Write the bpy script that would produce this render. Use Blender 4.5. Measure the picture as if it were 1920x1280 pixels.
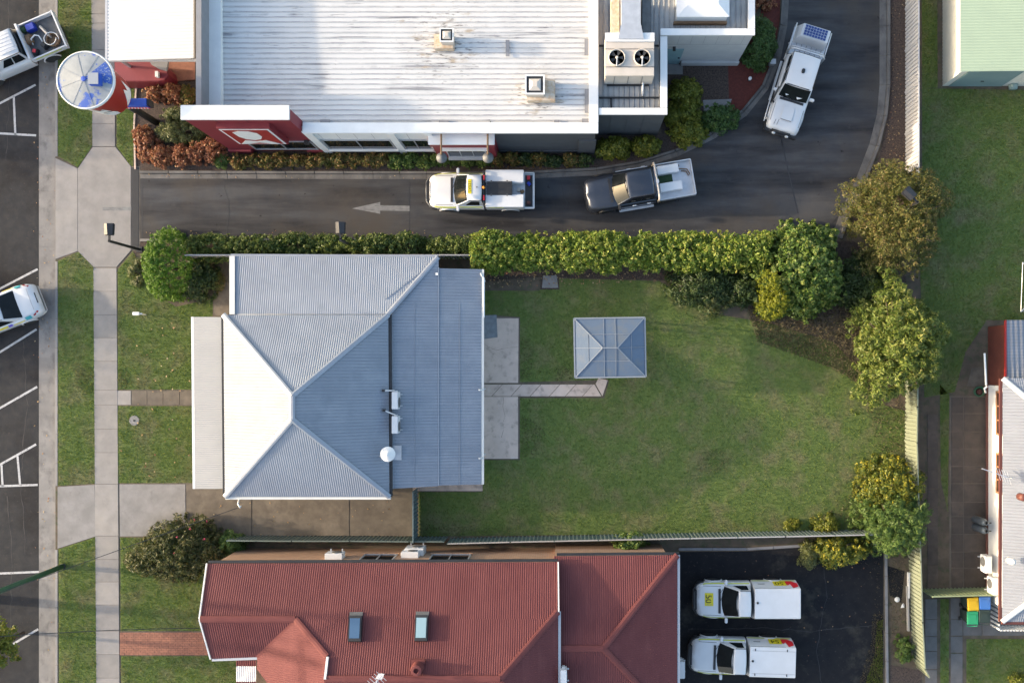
import bpy, bmesh, math, random
import numpy as np
from mathutils import Vector, Matrix
random.seed(7); rng = np.random.default_rng(7)
for o in list(bpy.data.objects): bpy.data.objects.remove(o)
SC = bpy.context.scene; COL = SC.collection
# ---- photo scale: 36 px per metre on the ground, camera 46 m up, straight down; (1060,690) is the nadir pixel
S, HC, NX, NY = 36.0, 46.0, 1060.0, 690.0
def W(px, py, z=0.0):
    k = (1 - z / HC) / S
    return Vector(((px - NX) * k, (NY - py) * k, z))
cam = bpy.data.cameras.new('camera'); co = bpy.data.objects.new('camera', cam); COL.objects.link(co)
co.location = (0, 0, HC); cam.sensor_fit = 'HORIZONTAL'; cam.sensor_width = 36; cam.lens = 36 * S * HC / 1920
cam.shift_x = (960 - NX) / 1920; cam.shift_y = (NY - 640) / 1920; cam.clip_end = 2000; SC.camera = co
# ---- light
ELEV = math.radians(13.0)
d = Vector((math.cos(ELEV), -0.085 * math.cos(ELEV), -math.sin(ELEV))).normalized()
world = bpy.data.worlds.new('World'); SC.world = world; world.use_nodes = True
nt = world.node_tree; nt.nodes.clear()
sky = nt.nodes.new('ShaderNodeTexSky'); sky.sky_type = 'NISHITA'; sky.sun_disc = False
sky.sun_elevation = ELEV; sky.sun_rotation = math.radians(274.5); sky.air_density = 1.0; sky.dust_density = 3.0; sky.ozone_density = 0.7
bg = nt.nodes.new('ShaderNodeBackground'); bg.inputs['Strength'].default_value = 0.15
ow = nt.nodes.new('ShaderNodeOutputWorld'); nt.links.new(sky.outputs[0], bg.inputs[0]); nt.links.new(bg.outputs[0], ow.inputs[0])
sl = bpy.data.lights.new('sun', 'SUN'); sl.energy = 2.1; sl.angle = math.radians(1.2); sl.color = (1.0, 0.82, 0.60)
so = bpy.data.objects.new('sun', sl); COL.objects.link(so); so.rotation_euler = d.to_track_quat('-Z', 'Y').to_euler(); so.location = (-40, 5, 40)
SC.view_settings.view_transform = 'Standard'; SC.view_settings.look = 'None'; SC.view_settings.gamma = 1
SC.view_settings.use_curve_mapping = False; SC.view_settings.exposure = 2.0
# ---- materials
def _nodes(name):
    m = bpy.data.materials.new(name); m.use_nodes = True; n = m.node_tree; n.nodes.clear()
    out = n.nodes.new('ShaderNodeOutputMaterial'); b = n.nodes.new('ShaderNodeBsdfPrincipled'); n.links.new(b.outputs[0], out.inputs[0])
    return m, n, b, out
def c4(c): return (c[0], c[1], c[2], 1)
def noise(n, sc, stretch=(1, 1, 1), detail=6, coord=None, rough=.6):
    if coord is None:
        g = n.nodes.new('ShaderNodeNewGeometry'); coord = g.outputs['Position']
    mp = n.nodes.new('ShaderNodeMapping'); mp.inputs['Scale'].default_value = stretch; n.links.new(coord, mp.inputs[0])
    t = n.nodes.new('ShaderNodeTexNoise'); t.inputs['Scale'].default_value = sc; t.inputs['Detail'].default_value = detail; t.inputs['Roughness'].default_value = rough
    n.links.new(mp.outputs[0], t.inputs['Vector']); return t.outputs[0]
def ramp(n, fac, lo, hi):
    r = n.nodes.new('ShaderNodeMapRange'); r.inputs[1].default_value = lo; r.inputs[2].default_value = hi; n.links.new(fac, r.inputs[0]); return r.outputs[0]
def mix(n, fac, a, b):
    m = n.nodes.new('ShaderNodeMix'); m.data_type = 'RGBA'
    if isinstance(fac, (int, float)): m.inputs[0].default_value = fac
    else: n.links.new(fac, m.inputs[0])
    for s, v in ((6, a), (7, b)):
        if isinstance(v, tuple): m.inputs[s].default_value = c4(v)
        else: n.links.new(v, m.inputs[s])
    return m.outputs[2]
def mat(name, c1, c2=None, sc=3., rough=.7, metal=0., bump=0., bsc=40., layers=(), stretch=(1, 1, 1), lo=.35, hi=.65, coat=0., objvar=0., spec=.5, bstretch=(1, 1, 1), shade_dirt_lines=None, spots=()):
    """layers: (colour, scale, lo, hi, stretch, strength)"""
    m, n, b, out = _nodes(name)
    col = tuple(c1)
    if c2 is not None: col = mix(n, ramp(n, noise(n, sc, stretch), lo, hi), tuple(c1), tuple(c2))
    for L in layers:
        f = ramp(n, noise(n, L[1], L[4] if len(L) > 4 else (1, 1, 1), 8), L[2], L[3])
        if len(L) > 5:
            mm = n.nodes.new('ShaderNodeMath'); mm.operation = 'MULTIPLY'; mm.inputs[1].default_value = L[5]; n.links.new(f, mm.inputs[0]); f = mm.outputs[0]
        col = mix(n, f, col, tuple(L[0]))
    for (sx, sy, sr) in spots:
        g = n.nodes.new('ShaderNodeNewGeometry'); sp = n.nodes.new('ShaderNodeSeparateXYZ'); n.links.new(g.outputs['Position'], sp.inputs[0]); cb = n.nodes.new('ShaderNodeCombineXYZ'); n.links.new(sp.outputs[0], cb.inputs[0]); n.links.new(sp.outputs[1], cb.inputs[1])
        dv = n.nodes.new('ShaderNodeVectorMath'); dv.operation = 'DISTANCE'; n.links.new(cb.outputs[0], dv.inputs[0]); dv.inputs[1].default_value = (sx, sy, 0)
        r0 = n.nodes.new('ShaderNodeMapRange'); r0.inputs[1].default_value = sr; r0.inputs[2].default_value = .3; n.links.new(dv.outputs['Value'], r0.inputs[0])
        for cc, ns, st in (((.38, .32, .25), 1.6, (.6, 1.6, 1)), ((.13, .12, .115), 5., (.5, 2.6, 1))):
            ad = n.nodes.new('ShaderNodeMath'); ad.operation = 'MULTIPLY_ADD'; n.links.new(r0.outputs[0], ad.inputs[0]); ad.inputs[1].default_value = .22; n.links.new(noise(n, ns, st, 8), ad.inputs[2])
            col = mix(n, ramp(n, ad.outputs[0], .71, .82), col, cc)
    if shade_dirt_lines:  # evenly spaced dark lines: rib shade and dirt painted into the colour
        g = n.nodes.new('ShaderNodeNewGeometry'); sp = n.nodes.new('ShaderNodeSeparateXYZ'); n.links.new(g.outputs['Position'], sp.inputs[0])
        a = n.nodes.new('ShaderNodeMath'); a.operation = 'SUBTRACT'; n.links.new(sp.outputs['XYZ'.index(shade_dirt_lines[0])], a.inputs[0]); a.inputs[1].default_value = shade_dirt_lines[1]
        e = n.nodes.new('ShaderNodeMath'); e.operation = 'FLOORED_MODULO'; n.links.new(a.outputs[0], e.inputs[0]); e.inputs[1].default_value = shade_dirt_lines[2]
        q = n.nodes.new('ShaderNodeMath'); q.operation = 'LESS_THAN'; n.links.new(e.outputs[0], q.inputs[0]); q.inputs[1].default_value = shade_dirt_lines[3] if len(shade_dirt_lines) > 3 else .034
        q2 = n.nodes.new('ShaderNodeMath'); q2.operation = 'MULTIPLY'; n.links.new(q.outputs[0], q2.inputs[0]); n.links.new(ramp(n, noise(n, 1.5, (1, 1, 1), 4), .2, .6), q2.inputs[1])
        col = mix(n, q2.outputs[0], col, shade_dirt_lines[4] if len(shade_dirt_lines) > 4 else (.20, .20, .215))
    if objvar:
        oi = n.nodes.new('ShaderNodeObjectInfo'); r = n.nodes.new('ShaderNodeMapRange'); r.inputs[3].default_value = 1 - objvar; r.inputs[4].default_value = 1 + objvar
        n.links.new(oi.outputs['Random'], r.inputs[0])
        v = n.nodes.new('ShaderNodeVectorMath'); v.operation = 'SCALE'
        if isinstance(col, tuple): v.inputs[0].default_value = col
        else: n.links.new(col, v.inputs[0])
        n.links.new(r.outputs[0], v.inputs['Scale']); col = v.outputs[0]
    if isinstance(col, tuple): b.inputs['Base Color'].default_value = c4(col)
    else: n.links.new(col, b.inputs['Base Color'])
    b.inputs['Roughness'].default_value = rough; b.inputs['Metallic'].default_value = metal; b.inputs['Specular IOR Level'].default_value = spec
    b.inputs['Coat Weight'].default_value = coat; b.inputs['Coat Roughness'].default_value = .06
    if bump:
        bp = n.nodes.new('ShaderNodeBump'); bp.inputs['Strength'].default_value = bump; bp.inputs['Distance'].default_value = .02
        n.links.new(noise(n, bsc, bstretch, 5), bp.inputs['Height']); n.links.new(bp.outputs[0], b.inputs['Normal'])
    return m
def leafmat(name, cols, transl=.3, rough=.5, patch=None):
    m, n, b, out = _nodes(name)
    a = n.nodes.new('ShaderNodeAttribute'); a.attribute_name = 'rnd'
    cr = n.nodes.new('ShaderNodeValToRGB'); e = cr.color_ramp.elements
    while len(e) < len(cols): e.new(.5)
    for i, c in enumerate(cols): e[i].position = i / (len(cols) - 1); e[i].color = c4(c)
    n.links.new(a.outputs['Fac'], cr.inputs[0]); col = cr.outputs[0]
    if patch: col = mix(n, ramp(n, noise(n, patch[1], (1, 1, 1), 5), patch[2], patch[3]), col, patch[0])
    n.links.new(col, b.inputs['Base Color']); b.inputs['Roughness'].default_value = rough; b.inputs['Specular IOR Level'].default_value = .35
    t = n.nodes.new('ShaderNodeBsdfTranslucent'); n.links.new(col, t.inputs[0])
    ms = n.nodes.new('ShaderNodeMixShader'); ms.inputs[0].default_value = transl
    n.links.new(b.outputs[0], ms.inputs[1]); n.links.new(t.outputs[0], ms.inputs[2]); n.links.new(ms.outputs[0], out.inputs[0])
    return m
def brickmat(name, c1, c2, mortar, sx=.24, sz=.086, axis='XZ'):
    m, n, b, out = _nodes(name)
    g = n.nodes.new('ShaderNodeNewGeometry'); sp = n.nodes.new('ShaderNodeSeparateXYZ'); n.links.new(g.outputs['Position'], sp.inputs[0])
    cb = n.nodes.new('ShaderNodeCombineXYZ'); n.links.new(sp.outputs['XYZ'.index(axis[0])], cb.inputs[0]); n.links.new(sp.outputs['XYZ'.index(axis[1])], cb.inputs[1])
    t = n.nodes.new('ShaderNodeTexBrick'); n.links.new(cb.outputs[0], t.inputs['Vector']); t.inputs['Scale'].default_value = 1
    t.inputs['Brick Width'].default_value = sx; t.inputs['Row Height'].default_value = sz; t.inputs['Mortar Size'].default_value = .008
    t.inputs['Color1'].default_value = c4(c1); t.inputs['Color2'].default_value = c4(c2); t.inputs['Mortar'].default_value = c4(mortar)
    n.links.new(t.outputs[0], b.inputs['Base Color']); b.inputs['Roughness'].default_value = .85
    bp = n.nodes.new('ShaderNodeBump'); bp.inputs['Strength'].default_value = .5; bp.inputs['Distance'].default_value = .02; bp.invert = True
    n.links.new(t.outputs[1], bp.inputs['Height']); n.links.new(bp.outputs[0], b.inputs['Normal'])
    return m
M = {}
M['soil'] = mat('soil', (.075, .058, .042), (.12, .092, .065), 1.4, .95, bump=.6, bsc=25, layers=[((.05, .06, .03), 3, .5, .7)])
M['far'] = mat('far', (.06, .07, .035), (.10, .09, .05), .2, .95)
M['lawn'] = mat('lawn', (.078, .118, .026), (.105, .144, .033), 1.6, .95, bump=.8, bsc=30, layers=[((.16, .135, .075), .8, .46, .72, (1, 1, 1), .75), ((.045, .075, .02), 5, .5, .7, (1, 1, 1), .6)])
M['lawn_shade'] = M['lawn']
M['road'] = mat('road', (.019, .021, .026), (.030, .031, .034), 2.5, .9, spec=.25, bump=.7, bsc=90, layers=[((.011, .011, .014), .35, .48, .66), ((.07, .06, .05), 7, .60, .75, (1, 1, 1), .5)])
M['drive'] = mat('drive', (.052, .055, .062), (.066, .065, .067), 1.2, .85, spec=.25, bump=.45, bsc=70, layers=[((.015, .015, .018), .45, .40, .66, (.30, 2.0, 1)), ((.060, .052, .045), .22, .50, .70), ((.075, .072, .07), 1.7, .60, .8, (1, 1, 1), .5), ((.014, .014, .015), 2.6, .66, .72)])
M['carpark'] = mat('carpark', (.009, .010, .0135), (.015, .0155, .018), 2.0, .9, spec=.2, bump=.7, bsc=80, layers=[((.10, .085, .065), 6, .60, .75, (1, 1, 1), .5), ((.075, .07, .055), .5, .58, .75, (1, 1, 1), .6)])
M['conc'] = mat('concrete', (.25, .235, .224), (.205, .193, .184), 1.5, .9, bump=.25, bsc=60, objvar=.09, layers=[((.18, .17, .16), 4, .58, .8, (1, 1, 1), .6), ((.31, .285, .255), .6, .5, .7, (1, 1, 1), .5)])
M['conc_dark'] = mat('concrete_stained', (.135, .113, .088), (.088, .073, .058), 1.3, .92, bump=.3, bsc=50, objvar=.09, layers=[((.215, .18, .14), .7, .52, .72, (1, 1, 1), .6), ((.07, .062, .055), 2.5, .58, .75, (1, 1, 1), .6)])
M['conc_grey'] = mat('concrete_grey', (.23, .22, .215), (.17, .163, .158), 1.3, .92, bump=.3, bsc=50, objvar=.10, layers=[((.10, .095, .09), 3, .58, .8, (1, 1, 1), .6)])
M['conc_pale'] = mat('concrete_pale', (.56, .44, .365), (.44, .345, .285), 1.1, .9, bump=.3, bsc=50, objvar=.10, layers=[((.22, .18, .155), 2.2, .54, .72, (1, 1, 1), .75), ((.62, .55, .50), 1.2, .60, .72, (1, 1, 1), .5)])
M['patch_blue'] = mat('patch_blue', (.20, .22, .24), (.15, .165, .18), 5, .9, bump=.5, bsc=30)
M['gutter'] = mat('gutter_concrete', (.235, .22, .205), (.175, .165, .157), 1.2, .9, bump=.3, bsc=60, objvar=.07, layers=[((.085, .08, .078), 2.2, .50, .74, (1.2, .8, 1), .8)])
M['gutter_dark'] = mat('lane_gutter', (.145, .137, .13), (.095, .09, .087), 1.0, .9, bump=.3, bsc=60, objvar=.08, layers=[((.05, .048, .048), 1.3, .48, .70, (1.2, .8, 1), .8)])
M['canopyroof'] = mat('canopy_white_roof', (.48, .50, .515), (.45, .465, .48), 1.5, .5)
M['conc_slate'] = mat('concrete_slate', (.135, .128, .123), (.095, .09, .087), 1.3, .92, bump=.3, bsc=50, objvar=.12, layers=[((.06, .057, .055), 3, .58, .8, (1, 1, 1), .6)])
M['line'] = mat('line_paint', (.42, .42, .43), (.34, .34, .35), 6, .75, layers=[((.06, .06, .065), 11, .54, .72)])
M['line_worn'] = mat('line_paint_worn', (.20, .20, .20), (.15, .15, .15), 3, .85, layers=[((.07, .07, .072), 5, .45, .75, (.6, 3, 1), .8)])
M['mulch'] = mat('mulch', (.050, .034, .028), (.085, .060, .048), 9, .95, bump=1., bsc=35, layers=[((.020, .015, .013), 14, .5, .65)])
M['mulch_red'] = mat('mulch_red', (.115, .026, .018), (.075, .018, .014), 9, .95, bump=1., bsc=35)
M['brick_pave'] = mat('brick_paver', (.30, .13, .085), (.22, .095, .065), 4, .9, objvar=.1, bump=.3)
M['galv'] = mat('galvanised_roof', (.225, .252, .295), (.195, .22, .262), .8, .6, spec=.3, layers=[((.165, .19, .23), 1.3, .52, .75, (1, 1, 1), .6)])
M['galv_y'] = mat('galvanised_roof_rear', (.225, .252, .295), (.19, .215, .257), .8, .6, spec=.3, layers=[((.15, .175, .215), 1.1, .50, .72, (1, 1, 1), .7), ((.275, .30, .34), 1.0, .52, .74, (.3, 5, 1), .5)], shade_dirt_lines=('Y', 0., .155, .06, (.16, .183, .222)))  # dark trough lines paint rib shading together with groove dirt
M['galv_light'] = mat('verandah_roof', (.245, .255, .268), (.225, .235, .248), .9, .5, metal=.1)
M['paleroof'] = mat('pale_roof', (.215, .232, .268), (.19, .207, .24), .9, .6, spec=.3, shade_dirt_lines=('Y', 0., .155, .055, (.165, .178, .205)))  # dark trough lines paint rib shading and dirt, as on the galvanised roof
M['galv_cap'] = mat('galvanised_cap', (.27, .295, .335), (.24, .262, .30), 2, .45, metal=.3)
M['cream'] = mat('zinc_white', (.60, .60, .57), (.54, .54, .52), 1., .5, metal=.1)
M['redroof'] = mat('red_roof', (.124, .040, .041), (.108, .034, .036), .8, .7, spec=.15, layers=[((.18, .066, .062), 1.4, .52, .80, (5, .35, 1), .4), ((.085, .024, .025), .45, .50, .80, (1, 1, 1), .6), ((.55, .48, .45), 16, .79, .83)])
M['redcap'] = mat('red_ridge', (.14, .046, .044), (.12, .038, .037), 2, .7, spec=.15)
M['white'] = mat('white_paint', (.66, .66, .65), (.60, .60, .60), 2, .55)
M['roofwhite'] = mat('peeling_white_roof', (.56, .555, .545), (.51, .507, .50), 1.0, .5, layers=[((.13, .13, .15), 2.4, .615, .67, (.40, 7, 1), .9), ((.18, .18, .195), .7, .595, .64, (.16, 5.5, 1), .8), ((.56, .555, .545), .32, .47, .56), ((.16, .12, .09), 7, .66, .74, (1, 1.5, 1), .7)], shade_dirt_lines=('Y', 11.6, .245), spots=((-5.8, 15.5, 3.4), (-1.3, 13.2, 2.4)))  # dark lines along the sheet edges paint rib shadow as well as dirt
M['roofgrey'] = mat('kitchen_roof', (.42, .42, .41), (.35, .35, .345), 1.5, .5, layers=[((.16, .145, .13), 3, .58, .78, (5, .6, 1), .8)], shade_dirt_lines=('X', 1.6, .245))  # same painted rib shadow and dirt lines, running the other way
M['capwhite'] = mat('cap_white', (.68, .68, .67), (.62, .62, .62), 1.5, .45)
M['cappanel'] = mat('grey_wall', (.40, .40, .40), (.36, .36, .37), 2, .7)
M['charcoal'] = mat('charcoal_wall', (.060, .066, .075), (.050, .054, .062), 2, .7)
M['midgrey'] = mat('midgrey', (.22, .22, .235), (.19, .19, .20), 2, .7)
M['red'] = mat('red_panel', (.185, .020, .030), (.16, .016, .025), 2, .55)
M['redsign'] = mat('red_sign', (.27, .018, .014), (.25, .016, .013), 3, .45)
M['teal'] = mat('teal_door', (.17, .27, .29), (.15, .24, .27), 3, .6)
M['glass'] = mat('window_glass', (.010, .012, .014), rough=.05, spec=.35)
M['carglass'] = mat('car_glass', (.012, .015, .017), (.006, .008, .009), 1.2, .03, spec=.22)
M['frame'] = mat('alu_frame', (.42, .43, .45), rough=.45, metal=.5)
M['alu'] = mat('aluminium', (.56, .57, .59), (.48, .49, .51), 3, .42, metal=.55)
M['aludark'] = mat('dull_metal', (.12, .123, .126), (.085, .086, .09), 4, .6, metal=.3)
M['black'] = mat('black_plastic', (.016, .016, .018), (.022, .022, .024), 5, .5)
M['rubber'] = mat('rubber', (.018, .018, .018), (.028, .027, .026), 8, .9)
M['steel'] = mat('dark_steel', (.028, .030, .034), (.020, .021, .024), 4, .5, metal=.3)
M['carwhite'] = mat('car_white', (.56, .565, .575), (.52, .525, .535), 1.2, .28, coat=.6, layers=[((.52, .49, .45), 3.0, .58, .85, (1, 1, 1), .35)])
M['carnavy'] = mat('car_navy', (.020, .026, .042), (.026, .032, .046), 1.5, .3, metal=.3, coat=.7, layers=[((.06, .055, .05), 4, .55, .9, (1, 1, 1), .4)])
M['boxwhite'] = mat('canopy_white', (.58, .585, .60), (.54, .545, .555), 1.5, .4, coat=.2, layers=[((.50, .46, .40), 4, .62, .85, (1, 1, 1), .4)])
M['yellow'] = mat('decal_yellow', (.60, .50, .015), rough=.4)
M['lime'] = mat('stripe_lime', (.45, .50, .05), rough=.4)
M['decalblack'] = mat('decal_black', (.01, .01, .01), rough=.4)
M['decalred'] = mat('decal_red', (.55, .02, .03), rough=.4)
M['teald'] = mat('decal_teal', (.03, .28, .34), rough=.4)
M['purple'] = mat('decal_purple', (.10, .07, .45), rough=.4)
M['orange'] = mat('beacon_orange', (.9, .30, .02), rough=.3)
M['lamp'] = mat('lamp_lens', (.6, .62, .62), rough=.12, spec=.8)
M['tail'] = mat('tail_lens', (.30, .012, .015), rough=.15)
M['greenmat'] = mat('green_mat', (.022, .05, .022), (.03, .06, .025), 8, .95)
M['solar'] = mat('solar_cell', (.022, .045, .16), (.03, .06, .20), 4, .15, coat=.4)
M['blue'] = mat('blue_plastic', (.012, .035, .33), (.01, .03, .27), 4, .45)
M['bluesign'] = mat('blue_sign', (.025, .085, .42), (.02, .07, .36), 4, .5)
M['binyellow'] = mat('bin_yellow', (.50, .32, .01), rough=.5)
M['binblue'] = mat('bin_blue', (.04, .14, .42), rough=.5)
M['bingreen'] = mat('bin_green', (.02, .25, .11), rough=.5)
M['hosegreen'] = mat('hose_green', (.03, .12, .06), rough=.5)
M['conc_brown'] = mat('concrete_brown', (.092, .072, .058), (.062, .049, .040), 1.6, .92, bump=.3, bsc=50, objvar=.12, layers=[((.13, .10, .078), .9, .52, .72, (1, 1, 1), .6), ((.045, .037, .032), 2.5, .58, .75, (1, 1, 1), .6)])
M['bindark'] = mat('bin_dark', (.02, .035, .03), rough=.6)
M['lid'] = mat('bucket_lid', (.27, .29, .305), (.22, .24, .255), 3, .7, layers=[((.03, .09, .36), .9, .56, .60), ((.035, .11, .40), 5, .66, .70)])
M['fencewhite'] = mat('fence_white', (.42, .42, .43), (.38, .38, .39), 1, .6)
M['fencepale'] = mat('fence_palegreen', (.185, .205, .145), (.165, .185, .13), 1, .6)
M['fencedark'] = mat('fence_dark', (.115, .15, .135), (.10, .13, .12), 1, .6)
M['fenceblue'] = mat('fence_blue', (.10, .145, .155), (.085, .125, .135), 1, .6)
M['fencegrey'] = mat('fence_grey', (.32, .31, .31), (.28, .275, .27), 1, .6)
M['fenceolive'] = mat('fence_olive', (.25, .29, .16), (.22, .26, .14), 1, .6)
M['shedroof'] = mat('shed_green', (.31, .385, .275), (.29, .36, .26), 1, .55)
M['shedwall'] = mat('shed_cream', (.60, .58, .50), (.56, .54, .47), 1, .65)
M['sheddoor'] = mat('shed_door', (.17, .24, .23), (.15, .22, .21), 1, .6)
M['brick'] = brickmat('orange_brick', (.36, .20, .115), (.28, .15, .085), (.36, .30, .25))
M['plinth'] = brickmat('red_plinth', (.20, .07, .05), (.15, .05, .04), (.2, .15, .13), axis='YZ')
M['weather'] = mat('weatherboard', (.74, .73, .70), (.68, .67, .65), 1.5, .6)
M['rustred'] = mat('brown_red', (.115, .034, .024), (.09, .027, .02), 2, .6)
M['poly'] = mat('polycarbonate', (.10, .135, .19), (.085, .118, .168), .8, .25, spec=.4, layers=[((.12, .14, .165), 1.3, .5, .7)])
M['polyframe'] = mat('gazebo_frame', (.19, .215, .25), rough=.5)
M['wood'] = mat('timber', (.20, .125, .07), (.15, .09, .05), 3, .8, stretch=(1, 6, 1))
M['bark'] = mat('bark', (.10, .075, .055), (.06, .045, .035), 8, .95, bump=.8, bsc=20)
M['kerbgrey'] = mat('edging', (.20, .20, .21), (.15, .15, .16), 2, .9)
M['greenpole'] = mat('green_pole', (.018, .075, .040), (.014, .058, .032), 2, .5)
M['beige'] = mat('beige_metal', (.50, .45, .40), (.44, .40, .35), 2, .6)
M['ventbase'] = mat('vent_base', (.52, .46, .38), (.40, .28, .18), 5, .7)
M['gas'] = mat('gas_steel', (.16, .18, .20), (.13, .15, .165), 4, .4, metal=.5)
M['copper'] = mat('window_brown', (.28, .15, .08), rough=.5)
# ---- mesh builders
ORG = {}
def tag(o, label=None, cat=None, group=None, kind=None):
    if label: o['label'] = label
    if cat: o['category'] = cat
    if group: o['group'] = group
    if kind: o['kind'] = kind
    return o
def thing(name, label, cat, loc, rz=0., group=None):
    o = bpy.data.objects.new(name, None); COL.objects.link(o); o.location = loc; o.rotation_euler = (0, 0, rz); o.empty_display_size = .3
    ORG[o.name] = Vector(loc); return tag(o, label, cat, group)
class MB:
    def __init__(s): s.v = []; s.f = []
    def add(s, vs, fs):
        n = len(s.v); s.v += [Vector(v) for v in vs]; s.f += [tuple(i + n for i in f) for f in fs]; return s
    def box(s, c, sz, rz=0., taper=1.):
        x, y, z = sz[0] / 2, sz[1] / 2, sz[2] / 2; R = Matrix.Rotation(rz, 3, 'Z'); c = Vector(c)
        vs = [R @ Vector((a * x * t, b * y * t, k * z)) + c for k, t in ((-1, 1.), (1, taper)) for a, b in ((-1, -1), (1, -1), (1, 1), (-1, 1))]
        return s.add(vs, [(3, 2, 1, 0), (4, 5, 6, 7), (0, 1, 5, 4), (1, 2, 6, 5), (2, 3, 7, 6), (3, 0, 4, 7)])
    def bx(s, x0, x1, y0, y1, z0, z1): return s.box(((x0 + x1) / 2, (y0 + y1) / 2, (z0 + z1) / 2), (abs(x1 - x0), abs(y1 - y0), abs(z1 - z0)))
    def prism(s, poly, z0, z1):
        n = len(poly); a = sum(poly[i][0] * poly[(i + 1) % n][1] - poly[(i + 1) % n][0] * poly[i][1] for i in range(n))
        if a < 0: poly = poly[::-1]
        return s.add([(p[0], p[1], z0) for p in poly] + [(p[0], p[1], z1) for p in poly], [tuple(range(n - 1, -1, -1)), tuple(range(n, 2 * n))] + [(i, (i + 1) % n, n + (i + 1) % n, n + i) for i in range(n)])
    def sheet(s, poly, z):
        n = len(poly); a = sum(poly[i][0] * poly[(i + 1) % n][1] - poly[(i + 1) % n][0] * poly[i][1] for i in range(n))
        if a < 0: poly = poly[::-1]
        return s.add([(p[0], p[1], z) for p in poly], [tuple(range(n))])
    def tube(s, pts, r, n=8, cap=True):
        pts = [Vector(p) for p in pts]; k = len(pts); rr = r if isinstance(r, (list, tuple)) else [r] * k; b = len(s.v); up = None
        for i, p in enumerate(pts):
            t = (pts[min(i + 1, k - 1)] - pts[max(i - 1, 0)]).normalized()
            if up is None or abs(up.dot(t)) > .95: up = Vector((0, 0, 1)) if abs(t.z) < .9 else Vector((1, 0, 0))
            a = t.cross(up).normalized(); c = a.cross(t).normalized(); up = c
            for j in range(n): q = 2 * math.pi * j / n; s.v.append(p + (a * math.cos(q) + c * math.sin(q)) * rr[i])
        for i in range(k - 1):
            for j in range(n): s.f.append((b + i * n + j, b + i * n + (j + 1) % n, b + (i + 1) * n + (j + 1) % n, b + (i + 1) * n + j))
        if cap: s.f.append(tuple(b + j for j in range(n - 1, -1, -1))); s.f.append(tuple(b + (k - 1) * n + j for j in range(n)))
        return s
    def lathe(s, prof, c=(0, 0, 0), n=24, axis='Z'):
        b = len(s.v); c = Vector(c)
        for r, z in prof:
            for j in range(n):
                q = 2 * math.pi * j / n; x, y = r * math.cos(q), r * math.sin(q)
                s.v.append(c + (Vector((x, y, z)) if axis == 'Z' else Vector((x, z, y)) if axis == 'Y' else Vector((z, x, y))))
        for i in range(len(prof) - 1):
            for j in range(n): s.f.append((b + i * n + j, b + i * n + (j + 1) % n, b + (i + 1) * n + (j + 1) % n, b + (i + 1) * n + j))
        s.f.append(tuple(b + j for j in range(n - 1, -1, -1))); s.f.append(tuple(b + (len(prof) - 1) * n + j for j in range(n))); return s
    def build(s, name, m, parent=None, smooth=False, local=False, bevel=0., autos=None):
        off = Vector((0, 0, 0))
        if parent is not None and not local:
            p = parent
            while p is not None: off += ORG.get(p.name, Vector((0, 0, 0))); p = p.parent
        me = bpy.data.meshes.new(name); me.from_pydata([v - off for v in s.v], [], s.f); me.materials.append(M[m] if isinstance(m, str) else m); me.update()
        bm = bmesh.new(); bm.from_mesh(me); bmesh.ops.recalc_face_normals(bm, faces=bm.faces)
        if bevel: bmesh.ops.bevel(bm, geom=[e for e in bm.edges if e.is_manifold and e.calc_face_angle(0) > .5], offset=bevel, segments=2, affect='EDGES', clamp_overlap=True)
        bm.to_mesh(me); bm.free()
        if smooth:
            for p in me.polygons: p.use_smooth = True
            if autos is not None: me.set_sharp_from_angle(angle=autos)
        o = bpy.data.objects.new(name, me); COL.objects.link(o)
        if parent is not None: o.parent = parent
        return o
def struct(o, label=None): o['kind'] = 'structure'; return o
def P(pts, z=0.): return [W(a, b, z) for a, b in pts]
# ---- foliage
def fill_mesh(name, V, nper, rnd, m, parent=None, off=None):
    if off is not None: V = V - np.array(off)
    nf = len(V) // nper; me = bpy.data.meshes.new(name)
    me.vertices.add(len(V)); me.vertices.foreach_set('co', V.astype(np.float32).ravel())
    me.loops.add(len(V)); me.loops.foreach_set('vertex_index', np.arange(len(V), dtype=np.int32))
    me.polygons.add(nf); me.polygons.foreach_set('loop_start', np.arange(0, len(V), nper, dtype=np.int32))
    me.update(calc_edges=True)
    at = me.attributes.new('rnd', 'FLOAT', 'FACE'); at.data.foreach_set('value', rnd.astype(np.float32))
    me.materials.append(M[m]); o = bpy.data.objects.new(name, me); COL.objects.link(o)
    if parent is not None: o.parent = parent
    return o
def unit(n):
    v = rng.normal(size=(n, 3)); return v / np.linalg.norm(v, axis=1)[:, None]
def leaves(C, R, per, L, asp=.5, up=.5, spread=.75, flat=.8):
    """C clump centres, R radii; returns verts (quads) and rnd"""
    n = len(C) * per; D = unit(n); D[:, 2] = np.where(D[:, 2] < -.35, -D[:, 2], D[:, 2])
    c = np.repeat(C, per, 0); r = np.repeat(R, per)[:, None]
    rad = rng.uniform(.45, 1.05, (n, 1)) ** .6; Pp = c + D * r * rad * np.array([1, 1, flat])
    N = D + unit(n) * spread + np.array([0, 0, up]); N /= np.linalg.norm(N, axis=1)[:, None]
    T = np.cross(N, unit(n)); T /= np.linalg.norm(T, axis=1)[:, None] + 1e-9; B = np.cross(N, T)
    l = L * rng.uniform(.6, 1.35, (n, 1)); w = l * asp
    V = np.stack([Pp - T * l / 2, Pp + B * w / 2 + N * l * .08, Pp + T * l / 2, Pp - B * w / 2 + N * l * .08], 1).reshape(-1, 3)
    tone = np.repeat(rng.uniform(-.16, .16, len(C)), per)
    return V, np.clip(rng.beta(2, 2, n) + tone, 0, 1)
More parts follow.
